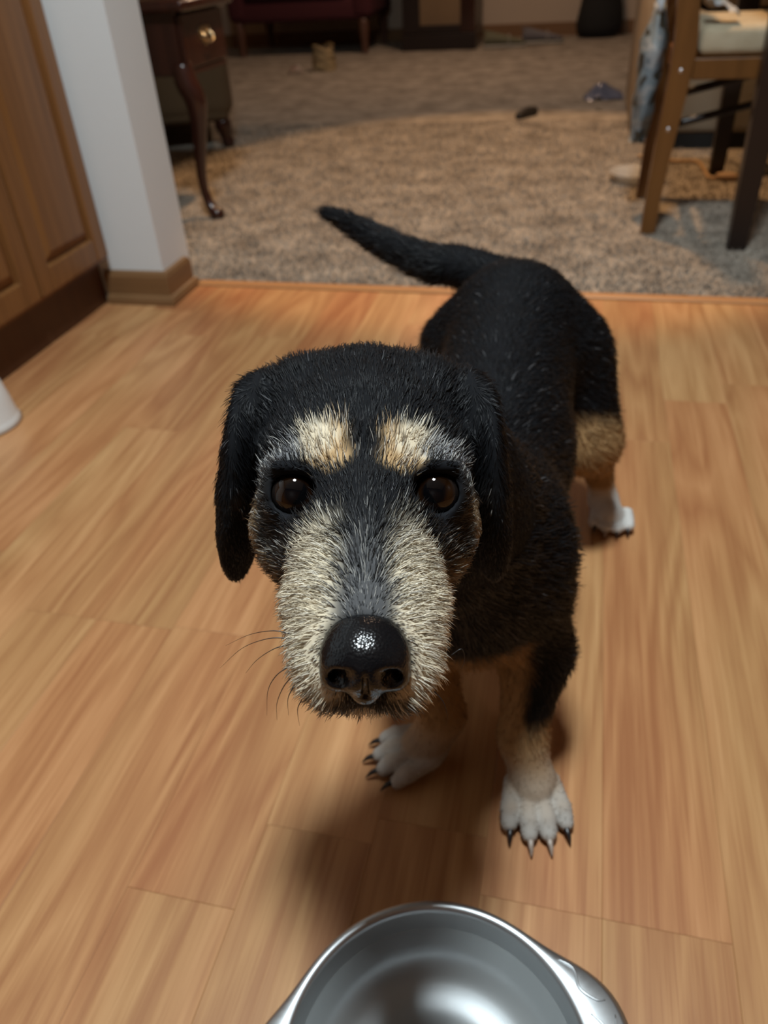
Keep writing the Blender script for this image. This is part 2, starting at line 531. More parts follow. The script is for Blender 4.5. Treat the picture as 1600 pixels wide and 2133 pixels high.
for r, z in ((0.0965, 0.060), (0.0955, 0.040), (0.096, 0.015), (0.102, 0.001), (0.098, 0.0), (0.088, 0.010), (0.05, 0.003), (0.0, 0.010)):
    if r == 0: rings.append([bm.verts.new((0, 0, z))]); continue
    rings.append([bm.verts.new((r * math.cos(2 * math.pi * k / NB), r * math.sin(2 * math.pi * k / NB), z)) for k in range(NB)])
for a, b in zip(rings[:-1], rings[1:]):
    for k in range(NB):
        k2 = (k + 1) % NB
        if len(a) == 1: bm.faces.new((a[0], b[k2], b[k]))
        elif len(b) == 1: bm.faces.new((a[k], a[k2], b[0]))
        else: bm.faces.new((a[k], a[k2], b[k2], b[k]))
bm_obj('bowl_body', bm, M_BOWL, bowl, True)
# embossed scroll lines on the handles
def rim_z(r, a):
    t = (r - 0.0975) / (rim_r(a) - 0.0975)
    return float(np.interp(t, [0, .35, .85, 1], [0.069, 0.0692, 0.0684, 0.0668]))


for side in (0.36, 0.36 + math.pi):
    for pts in ([(0.104, .48), (0.109, .38), (0.105, .27), (0.111, .18), (0.117, .16)],
                [(0.104, .12), (0.110, .02), (0.106, -.12), (0.113, -.22)],
                [(0.119, .08), (0.116, -.02), (0.120, -.12)]):
        q = []
        for r, a in smooth_path(pts, 5):
            aa = side + a
            q.append((r * math.cos(aa), r * math.sin(aa), rim_z(r, aa) + 0.0002))
        n = len(q)
        tube('embossed_scroll', q, [0.0009 * (0.35 + 0.65 * math.sin(math.pi * (i + .5) / n)) for i in range(n)], M_BOWL, bowl, 8)
M_WATER = mat('water', (0.30, 0.32, 0.32), 0.03)
M_WATER.node_tree.nodes['Principled BSDF'].inputs['Alpha'].default_value = 0.42
M_WATER.node_tree.nodes['Principled BSDF'].inputs['IOR'].default_value = 1.333
lathe('water', [(0, 0.0460), (0.06, 0.0460), (0.0910, 0.0461), (0.0932, 0.0470)], M_WATER, bowl, 96)
tag(bowl.children[-1], 'still clear water')

# ------------------------------------------------------------------ living room furniture
# side table with a drawer: near corner (-1.06, 2.15), drawer faces +x
st = tag(empty('side_table', (0, 0, 0)), 'dark mahogany side table with brass drawer pull and curved legs', 'table')
TX1, TX0, TY0, TY1 = -1.035, -1.50, 2.14, 2.42
bm = bmesh.new(); add_box(bm, (TX0 - 0.03, TY0 - 0.03, 0.515), (TX1 + 0.03, TY1 + 0.03, 0.540), 0.008, 3)
bm_obj('table_top', bm, M_MAHO, st, True)
box('side_panel', (TX0, TY0, 0.375), (TX1 - 0.012, TY0 + 0.014, 0.514), M_MAHO, st)
box('side_panel', (TX0, TY1 - 0.014, 0.375), (TX1 - 0.012, TY1, 0.514), M_MAHO, st)
box('back_panel', (TX0 - 0.013, TY0, 0.375), (TX0 - 0.001, TY1, 0.514), M_MAHO, st)
box('bottom_rail', (TX0 + 0.01, TY0 + 0.015, 0.370), (TX1, TY1 - 0.015, 0.382), M_MAHO, st)
dr = box('drawer', (TX1 - 0.011, TY0 + 0.004, 0.386), (TX1 + 0.003, TY1 - 0.004, 0.508), M_MAHO, st, 0.003, 2)
# brass pull: back plate with lobes, bail handle
yc, zc = (TY0 + TY1) / 2, 0.455
bm = bmesh.new()
out = [(0, .022), (.012, .016), (.026, .020), (.036, .008), (.030, -.006), (.016, -.012), (.008, -.024), (0, -.028)]
out = out + [(-a, b) for a, b in out[-2:0:-1]]
fr_ = [bm.verts.new((TX1 + 0.0055, yc + a, zc + b)) for a, b in out]
bk_ = [bm.verts.new((TX1 + 0.0031, yc + a, zc + b)) for a, b in out]
bm.faces.new(fr_); bm.faces.new(bk_[::-1])
for k in range(len(out)):
    n = (k + 1) % len(out); bm.faces.new((fr_[k], bk_[k], bk_[n], fr_[n]))
bm_obj('back_plate', bm, M_BRASS, dr)
tube('bail_handle', smooth_path([(TX1 + .006, yc - .024, zc + .006), (TX1 + .016, yc - .024, zc - .004), (TX1 + .018, yc - .014, zc - .016), (TX1 + .018, yc + .014, zc - .016), (TX1 + .016, yc + .024, zc - .004), (TX1 + .006, yc + .024, zc + .006)], 5), [0.0028] * 26, M_BRASS, dr, 8)
for sx, sy, lx, ly in ((1, -1, TX1 - 0.022, TY0 + 0.022), (-1, -1, TX0 + 0.022, TY0 + 0.022), (-1, 1, TX0 + .20, TY1 - 0.022)):
    if True:
        pts = [(lx, ly, 0.40), (lx + sx * .004, ly + sy * .004, 0.36), (lx + sx * .022, ly + sy * .004, 0.315), (lx + sx * .020, ly + sy * .003, 0.26), (lx + sx * .008, ly, 0.19),
               (lx - sx * .001, ly, 0.12), (lx + sx * .002, ly, 0.065), (lx + sx * .016, ly + sy * .004, 0.030), (lx + sx * .032, ly + sy * .007, 0.014), (lx + sx * .046, ly + sy * .009, 0.0045)]
        rad = [.026, .030, .029, .023, .0175, .0135, .0125, .0165, .021, .012]
        pr = smooth_path([(*p, r) for p, r in zip(pts, rad)], 4)
        tube('leg', [q[:3] for q in pr], [q[3] for q in pr], M_MAHO, st, 14)

def soft_box(name, lo, hi, m, parent, r, seg=4):
    return box(name, lo, hi, m, parent, r, seg, True)

# upholstered armchair behind the side table
ac = tag(empty('armchair', (-1.34, 3.12, 0), 0.44), 'olive brown upholstered armchair behind the mahogany side table', 'armchair')
AX1, AY0 = -0.02, -0.02
soft_box('seat_base', (-0.71, AY0, 0.10), (AX1, AY0 + .80, 0.32), M_OLIVE, ac, 0.03)
soft_box('arm', (-0.71, AY0 - .012, 0.115), (AX1 + .02, AY0 + .13, 0.60), M_OLIVE, ac, 0.05)
soft_box('arm', (-0.71, AY0 + .67, 0.115), (AX1 + .02, AY0 + .812, 0.60), M_OLIVE, ac, 0.05)
soft_box('seat_cushion', (-0.58, AY0 + .135, 0.325), (AX1 + .03, AY0 + .665, 0.45), M_OLIVE, ac, 0.04)
soft_box('backrest', (-0.78, AY0 + .02, 0.13), (-0.59, AY0 + .78, 0.98), M_OLIVE, ac, 0.06)
for lx in (-0.66, AX1 - .035):
    for ly in (AY0 + .035, AY0 + .765):
        pr = smooth_path([(lx, ly, .105, .030), (lx + .006, ly, .075, .032), (lx + .010, ly, .04, .022), (lx + .016, ly, .016, .026), (lx + .02, ly, .0045, .016)], 4)
        tube('leg', [q[:3] for q in pr], [q[3] for q in pr], M_MAHO, ac, 12)

# maroon armchair at the far wall, wooden legs
rc_ = tag(empty('armchair', (0, 0, 0)), 'maroon armchair with wooden legs against the far wall', 'armchair')
RX0, RX1, RY = -2.56, -1.50, 6.05
soft_box('seat_base', (RX0 + .06, RY + .03, 0.21), (RX1 - .06, RY + .70, 0.34), M_RED, rc_, 0.03)
soft_box('seat_cushion', (RX0 + .15, RY, 0.345), (RX1 - .15, RY + .60, 0.47), M_RED, rc_, 0.05)
soft_box('arm', (RX0, RY + .02, 0.215), (RX0 + .15, RY + .70, 0.62), M_RED, rc_, 0.05)
soft_box('arm', (RX1 - .15, RY + .02, 0.215), (RX1, RY + .70, 0.62), M_RED, rc_, 0.05)
soft_box('backrest', (RX0 + .05, RY + .60, 0.22), (RX1 - .05, RY + .77, 1.0), M_RED, rc_, 0.06)
M_RWOOD = mat('red_brown_wood', (0.10, 0.045, 0.028), 0.4)
for lx in (RX0 + .07, RX1 - .07):
    for ly in (RY + .07, RY + .68):
        pr = smooth_path([(lx, ly, .215, .034), (lx, ly, .15, .036), (lx, ly, .09, .028), (lx, ly, .03, .024), (lx, ly, .0045, .026)], 4)
        tube('leg', [q[:3] for q in pr], [q[3] for q in pr], M_RWOOD, rc_, 12)

# dark display cabinet with a tan panel
dc = tag(empty('display_cabinet', (0, 0, 0)), 'dark framed cabinet with tan panel between maroon armchair and shoes', 'cabinet')
M_TAN = mat('tan_panel', (0.16, 0.10, 0.05), 0.6, noise=(5, (0.19, 0.12, 0.06), 3))
DX0, DX1, DY = -1.30, -0.80, 6.15
box('plinth', (DX0 - .01, DY - .01, 0.0045), (DX1 + .01, DY + .42, 0.105), M_DARK, dc, 0.006)
box('body', (DX0, DY + .02, 0.106), (DX1, DY + .42, 1.35), M_DARK, dc)
for nm, lo, hi in (('stile', (DX0, .107), (DX0 + .12, 1.33)), ('stile', (DX1 - .10, .107), (DX1, 1.33)), ('rail', (DX0 + .12, .107), (DX1 - .10, .155)), ('rail', (DX0 + .12, 1.25), (DX1 - .10, 1.33))):
    box(nm, (lo[0], DY, lo[1]), (hi[0], DY + .019, hi[1]), M_DARK if lo[0] < DX1 - .11 else M_MAHO, dc, 0.004)
box('panel', (DX0 + .12, DY + .010, .155), (DX1 - .10, DY + .019, 1.25), M_TAN, dc)
box('top', (DX0 - .02, DY - .02, 1.351), (DX1 + .02, DY + .42, 1.39), M_DARK, dc, 0.008)

# a pair of low shoes on the carpet by the cabinet
def shoe(loc, rz, label, mu):
    r = tag(empty('shoe', loc, rz), label, 'shoe', 'shoes by the far wall')
    sections = [(-.140, .030, .075), (-.125, .040, .095), (-.08, .043, .092), (-.02, .042, .080), (.04, .046, .066), (.09, .050, .052), (.125, .040, .042), (.142, .020, .030)]
    def body(z0, zs, ex, name, m):
        bm = bmesh.new(); rings = []
        for x, w, h in sections:
            zt = (h if zs is None else zs)
            ring = []
            for k in range(14):
                a = 2 * math.pi * k / 14
                ring.append(bm.verts.new((x * ex, (w * ex) * math.copysign(abs(math.cos(a)) ** .6, math.cos(a)), z0 + (zt - z0) * (.5 + .5 * math.copysign(abs(math.sin(a)) ** .6, math.sin(a))))))
            rings.append(ring)
        for a_, b_ in zip(rings[:-1], rings[1:]):
            for k in range(14): bm.faces.new((a_[k], a_[(k + 1) % 14], b_[(k + 1) % 14], b_[k]))
        bm.faces.new(rings[0]); bm.faces.new(rings[-1][::-1])
        return bm_obj(name, bm, m, r, True)
    body(.0, .022, 1.03, 'sole', mat('pale_sole', (0.33, 0.31, 0.27), 0.7))
    body(.021, None, 1.0, 'upper', mu)
    bm = bmesh.new(); add_tube(bm, [(-.105 + .03 * math.cos(t) * 1.3, .026 * math.sin(t), .094 - .006 * math.cos(t)) for t in np.linspace(0, 2 * math.pi, 20)], [.006] * 20, 8)
    bm_obj('collar', bm, mu, r, True)
    tube('strap', [(.03, .046 * math.cos(t), .012 + .062 * math.sin(t)) for t in np.linspace(.15, math.pi - .15, 10)], [.006] * 10, mat('pale_strap', (0.34, 0.31, 0.28), .7), r, 8)
    return r


shoe((-0.60, 6.20, 0.0042), 0.12, 'olive grey low shoe beside the dark cabinet', mat('olive_canvas', (0.13, 0.125, 0.08), 0.9))
shoe((-0.35, 6.36, 0.0042), 0.10, 'blue grey low shoe right of the olive grey shoe', mat('bluegrey_canvas', (0.14, 0.13, 0.14), 0.9))

# black bag against the far wall
bm = bmesh.new(); rings = []
for z, w, d in ((0.005, .10, .07), (0.02, .145, .10), (0.08, .165, .115), (0.18, .150, .105), (0.30, .120, .09), (0.45, .095, .075), (0.62, .08, .06), (0.70, .05, .04)):
    rings.append([bm.verts.new((0.02 + w * math.cos(a) * (1 + .06 * math.sin(3 * a + z * 9)), 6.66 + d * math.sin(a), z)) for a in np.linspace(0, 2 * math.pi, 24, endpoint=False)])
for a_, b_ in zip(rings[:-1], rings[1:]):
    for k in range(24): bm.faces.new((a_[k], a_[(k + 1) % 24], b_[(k + 1) % 24], b_[k]))
bm.faces.new(rings[0][::-1]); bm.faces.new(rings[-1])
bg = tag(empty('bag', (0, 0, 0)), 'black pear-shaped bag standing against the far beige wall', 'bag')
bm_obj('body', bm, M_BLACK, bg, True)
tube('handle', smooth_path([(-.03, 6.66, .69), (-.04, 6.66, .76), (.02, 6.66, .80), (.08, 6.66, .76), (.07, 6.66, .69)], 5), [.012] * 21, M_BLACK, bg, 8)

# sofa end on the right
sf = tag(empty('sofa', (0, 0, 0)), 'beige upholstered sofa behind the dining table and chair', 'sofa')
SX0, SY0 = 0.155, 3.02
box('plinth', (SX0 + .12, SY0 + .015, 0.0045), (2.2, SY0 + .85, 0.055), M_BLACK, sf)
M_SOFAG = mat('grey_sofa_skirt', (0.19, 0.165, 0.125), 0.95, bump=(140, 0.4, 0.002))
soft_box('seat_base', (SX0 + .13, SY0, 0.056), (2.2, SY0 + .85, 0.40), M_SOFAG, sf, 0.02)
soft_box('arm', (SX0, SY0 + .09, 0.0045), (SX0 + .16, SY0 + .92, 0.62), M_SOFA, sf, 0.045)
soft_box('seat_cushion', (SX0 + .17, SY0 + .02, 0.405), (1.15, SY0 + .66, 0.53), M_SOFA, sf, 0.04)
soft_box('seat_cushion', (1.16, SY0 + .02, 0.405), (2.18, SY0 + .66, 0.53), M_SOFA, sf, 0.04)
soft_box('backrest', (SX0 + .05, SY0 + .68, 0.402), (2.2, SY0 + .90, 0.92), M_SOFA, sf, 0.06)

# dining table: dark square legs (the top is above the frame)
dt = tag(empty('dining_table', (0, 0, 0)), 'dark dining table with square tapering legs, right edge of the picture', 'table')
def square_leg(parent, x, y, z0, z1, w0, w1, m, name='leg', ztop_xy=None):
    bm = bmesh.new()
    tx_, ty_ = ztop_xy or (x, y)
    lo = [bm.verts.new((x + sx * w0 / 2, y + sy * w0 / 2, z0)) for sx, sy in ((-1, -1), (1, -1), (1, 1), (-1, 1))]
    hi = [bm.verts.new((tx_ + sx * w1 / 2, ty_ + sy * w1 / 2, z1)) for sx, sy in ((-1, -1), (1, -1), (1, 1), (-1, 1))]
    bm.faces.new(lo[::-1]); bm.faces.new(hi)
    for k in range(4): bm.faces.new((lo[k], lo[(k + 1) % 4], hi[(k + 1) % 4], hi[k]))
    bmesh.ops.bevel(bm, geom=[e_ for e_ in bm.edges], offset=0.002, segments=1, affect='EDGES')
    return bm_obj(name, bm, m, parent)


for lx, ly in ((0.372, 1.975), (0.400, 2.672), (1.35, 1.975), (1.35, 2.672)):
    square_leg(dt, lx, ly, 0.0045, 0.635, 0.040, 0.062, M_DARK)
box('apron', (0.40, 1.965, 0.636), (1.37, 1.990, 0.715), M_DARK, dt)
box('apron', (0.40, 2.665, 0.636), (1.37, 2.690, 0.715), M_DARK, dt)
box('apron', (0.36, 1.965, 0.636), (0.385, 2.690, 0.715), M_DARK, dt)
box('table_top', (0.30, 1.90, 0.716), (1.45, 2.75, 0.745), M_DARK, dt, 0.006)

# chair pushed in from the left: back posts at x = .17
dch = tag(empty('dining_chair', (0, 0, 0)), 'brown wooden dining chair with beige cushion pushed under the dark table', 'chair')
CY0, CY1, CBX, CFX = 2.085, 2.415, 0.176, 0.56
for cy in (CY0, CY1):
    bm = bmesh.new()
    pr = smooth_path([(CBX, cy, .0045, .0165), (CBX + .005, cy, .15, .0185), (CBX + .02, cy, .36, .024), (CBX + .018, cy, .46, .024), (CBX - .01, cy, .66, .021), (CBX - .05, cy, .90, .018)], 4)
    rr = []
    for q in pr:
        rr.append([bm.verts.new((q[0] + sx * q[3], cy + sy * .0165, q[2])) for sx, sy in ((-1, -1), (1, -1), (1, 1), (-1, 1))])
    for a_, b_ in zip(rr[:-1], rr[1:]):
        for k in range(4): bm.faces.new((a_[k], a_[(k + 1) % 4], b_[(k + 1) % 4], b_[k]))
    bm.faces.new(rr[0][::-1]); bm.faces.new(rr[-1])
    pl = bm_obj('back_leg', bm, M_CHAIR, dch)
    for z_, bx_ in ((.245, .012), (.365, .02)):
        s_ = -1 if cy == CY0 else 1
        bm = bmesh.new()
        bmesh.ops.create_uvsphere(bm, u_segments=10, v_segments=6, radius=.0055)
        for v_ in bm.verts: v_.co = Vector((v_.co.x, v_.co.y * .5, v_.co.z)) + Vector((CBX + bx_, cy + s_ * .0168, z_))
        bm_obj('bolt', bm, M_STEEL, pl, True)
    square_leg(dch, CFX, cy, 0.0045, 0.345, 0.028, 0.036, M_CHAIR, 'front_leg')
    box('side_rail', (CBX + .045, cy - .011, 0.345), (CFX + .016, cy + .011, 0.388), M_CHAIR, dch, .003)
box('back_rail', (CBX + .012, CY0 + .0175, 0.345), (CBX + .032, CY1 - .0175, 0.388), M_CHAIR, dch, .003)
box('front_rail', (CFX - .006, CY0 + .02, 0.345), (CFX + .014, CY1 - .02, 0.388), M_CHAIR, dch, .003)
# dark cross braces seen below the seat
tube('brace', [(CBX + .03, CY0 + .02, .250), (.40, 2.28, .262), (CFX - .02, CY1 - .02, .272)], [.009] * 3, M_DARK, dch, 8)
tube('brace', [(CBX + .045, CY0 + .022, .318), (.40, 2.28, .330), (CFX - .02, CY1 - .02, .336)], [.009] * 3, M_DARK, dch, 8)
for z0 in (.58, .70, .82):
    xx = CBX + .012 - (z0 - .5) * .125
    box('back_slat', (xx - .007, CY0 + .017, z0), (xx + .007, CY1 - .017, z0 + .055), M_CHAIR, dch, .003)
soft_box('seat_cushion', (CBX + .05, CY0 - .012, 0.390), (CFX + .03, CY1 + .012, 0.448), M_CUSH, dch, 0.018)

# crumpled printed plastic bag hanging over the seat's back edge
def bag_mat():
    m = mat('printed_plastic', (0.6, 0.66, 0.70), 0.3, spec=0.5)
    nt = m.node_tree; N, L = nt.nodes, nt.links
    b = N['Principled BSDF']
    tc = N.new('ShaderNodeTexCoord'); n = N.new('ShaderNodeTexNoise'); n.inputs['Scale'].default_value = 24; n.inputs['Detail'].default_value = 1
    r = N.new('ShaderNodeValToRGB'); r.color_ramp.interpolation = 'CONSTANT'
    e_ = r.color_ramp.elements; e_[0].color = (0.10, 0.09, 0.07, 1); e_[0].position = 0
    e_[1].position = 0.40; e_[1].color = (0.33, 0.41, 0.47, 1)
    k = e_.new(0.55); k.color = (0.52, 0.55, 0.57, 1)
    k = e_.new(0.66); k.color = (0.24, 0.30, 0.36, 1)
    L.new(tc.outputs['Object'], n.inputs['Vector']); L.new(n.outputs[0], r.inputs[0]); L.new(r.outputs[0], b.inputs['Base Color'])
    return m


def crumple(name, nu, nv, fn, m, parent=None, amp=0.008, thick=0.0012, seed=1):
    """a crumpled sheet with real thickness; fn(u, v) -> point"""
    rs = np.random.default_rng(seed)
    ph = rs.uniform(0, 6.28, (10, 3)); fq = rs.uniform(-14, 14, (10, 2)); dirs = rs.normal(0, 1, (10, 3))
    bm = bmesh.new(); g = []
    for i in range(nu):
        row = []
        for j in range(nv):
            u, v = i / (nu - 1), j / (nv - 1)
            p = np.array(fn(u, v), float)
            for q in range(10):
                p = p + dirs[q] * amp * 0.45 * abs(math.sin(fq[q, 0] * u + fq[q, 1] * v + ph[q, 0])) - dirs[q] * amp * .2
            row.append(bm.verts.new(p))
        g.append(row)
    for i in range(nu - 1):
        for j in range(nv - 1):
            bm.faces.new((g[i][j], g[i + 1][j], g[i + 1][j + 1], g[i][j + 1]))
    bmesh.ops.solidify(bm, geom=list(bm.faces), thickness=thick)
    return bm_obj(name, bm, m, parent, True)


def bag_fn(u, v):
    a = u * 6.283
    w = (.55 + .45 * math.sin(min(1, v * 1.5) * 1.57)) * (1 - .75 * max(0, v - .72) / .28)
    return (CBX - .046 + .030 * math.cos(a) * w + .012 * v, 2.235 + .088 * math.sin(a) * w, .195 + .29 * v)


pb = tag(empty('plastic_bag', (0, 0, 0)), 'blue and white printed plastic bag hanging on the back of the dining chair', 'plastic bag')
crumple('bag_body', 34, 24, bag_fn, bag_mat(), pb, 0.006, 0.0012, 3)
for sy in (-.05, .05):
    tube('handle', smooth_path([(CBX - .035, 2.235 + sy, .47), (CBX - .03, 2.235 + sy * .9, .53), (CBX - .025, 2.235 + sy * .5, .60), (CBX + .0, 2.235 + sy * .3, .645)], 4), [.006] * 13, mat('bag_handle', (.5, .55, .6), .4), pb, 8, [(1, .3)] * 13)
wc = crumple('napkin', 12, 12, lambda u, v: (0.228 + u * .075, CY0 + .004 + v * .08, .466 + .055 * (1 - u) * (.6 + .4 * math.sin(v * 3.1))), mat('white_paper', (0.66, 0.68, 0.70), 0.7), None, 0.005, 0.001, 5)
tag(wc, 'crumpled white napkin on the beige chair cushion', 'napkin')

# things lying on the carpet
ct_ = crumple('paper_bag', 20, 16, lambda u, v: (-1.63 + .075 * math.cos(u * 6.28) * (1.05 - .25 * v), 5.28 + .065 * math.sin(u * 6.28) * (1.05 - .2 * v), 0.006 + .135 * v + .01 * math.sin(u * 12)), mat('tan_paper', (0.62, 0.48, 0.27), 0.8, noise=(8, (0.42, 0.31, 0.17), 2)), None, 0.012, 0.0015, 11)
tag(ct_, 'small crumpled tan paper bag on the carpet before the maroon armchair', 'paper bag')
rw = crumple('wrapper', 12, 8, lambda u, v: (-1.83 + u * .09, 5.16 + v * .06, 0.008 + .035 * math.sin(u * 3.1) * (.4 + .6 * v)), mat('pink_wrapper', (0.48, 0.20, 0.18), 0.6, noise=(16, (0.55, 0.47, 0.42), 1)), None, 0.006, 0.001, 12)
tag(rw, 'small red and white wrapper beside the tan paper bag', 'wrapper')
bm = bmesh.new()
pr = smooth_path([(-.285, 3.60, .016, .010), (-.27, 3.625, .020, .019), (-.245, 3.665, .022, .021), (-.222, 3.70, .020, .018), (-.212, 3.722, .016, .009)], 5)
add_tube(bm, [q[:3] for q in pr], [q[3] for q in pr], 12)
tag(bm_obj('chew_toy', bm, mat('black_rubber', (0.014, 0.011, 0.009), 0.6), None, True), 'small black chew toy lying in the middle of the carpet', 'toy')
cp = crumple('plastic_wrap', 16, 12, lambda u, v: (0.0 + u * .17 - .02, 4.02 + v * .13, 0.010 + .055 * math.sin(u * 3.1) * math.sin(v * 3.1)), mat('clear_bluish_plastic', (0.26, 0.27, 0.36), 0.2, spec=.8), None, 0.014, 0.001, 21)
tag(cp, 'crumpled bluish plastic wrap on the carpet left of the sofa', 'plastic wrap')
for k_, (x_, y_) in enumerate(((0.035, 3.78), (0.095, 3.42))):
    sc_ = crumple('paper_scrap', 5, 5, lambda u, v: (x_ + u * .028, y_ + v * .022, 0.008 + .006 * math.sin(u * 3)), mat('pale_scrap', (0.45, 0.40, 0.33), .8), None, 0.004, 0.001, 30 + k_)
    tag(sc_, ['tiny pale paper scrap on the carpet just below the plastic wrap', 'tiny pale paper scrap on the carpet by the sofa corner'][k_], 'scrap', 'scraps on the carpet')
# clear plastic dish and the cord
dish = tag(empty('plastic_dish', (0.165, 2.60, 0.0045)), 'clear plastic dish on the carpet behind the chair leg', 'dish')
M_CLEAR = mat('clear_plastic', (0.62, 0.60, 0.56), 0.12, spec=.8)
M_CLEAR.node_tree.nodes['Principled BSDF'].inputs['Alpha'].default_value = 0.55
lathe('body', [(0.0, 0.002), (0.05, 0.002), (0.058, 0.006), (0.066, 0.026), (0.082, 0.030), (0.084, 0.028), (0.067, 0.022), (0.060, 0.002), (0.052, 0.0), (0, 0)], M_CLEAR, dish, 40)
cordp = smooth_path([(.18, 2.90, .010), (.29, 2.83, .010), (.36, 2.82, .010), (.372, 2.70, .010), (.378, 2.62, .010), (.41, 2.605, .010)], 7)
cr = tag(empty('cord', (0, 0, 0)), 'tan cord curling on the carpet under the dining table', 'cord')
tube('cord_line', cordp, [.006] * len(cordp), mat('tan_cord', (0.36, 0.23, 0.12), .7), cr, 8)
tube('knob', [(.395, 2.61, .016), (.41, 2.607, .016), (.44, 2.603, .016), (.46, 2.60, .016)], [.008, .0125, .0125, .006], mat('tan_knob', (0.40, 0.26, 0.15), .7), cr, 10)
# ------------------------------------------------------------------ the dog
AX = RC[:, 0]; DN = RC[:, 1]; FW = RC[:, 2]      # head axes: dog's left, face-down, back into the skull


def axis_grid(parts):
    out = []
    for a, b, s in parts:
        n = max(2, int(round((b - a) / s)) + 1)
        seg = np.linspace(a, b, n)
        out.append(seg if not out else seg[1:])
    return np.concatenate(out).astype(np.float32)


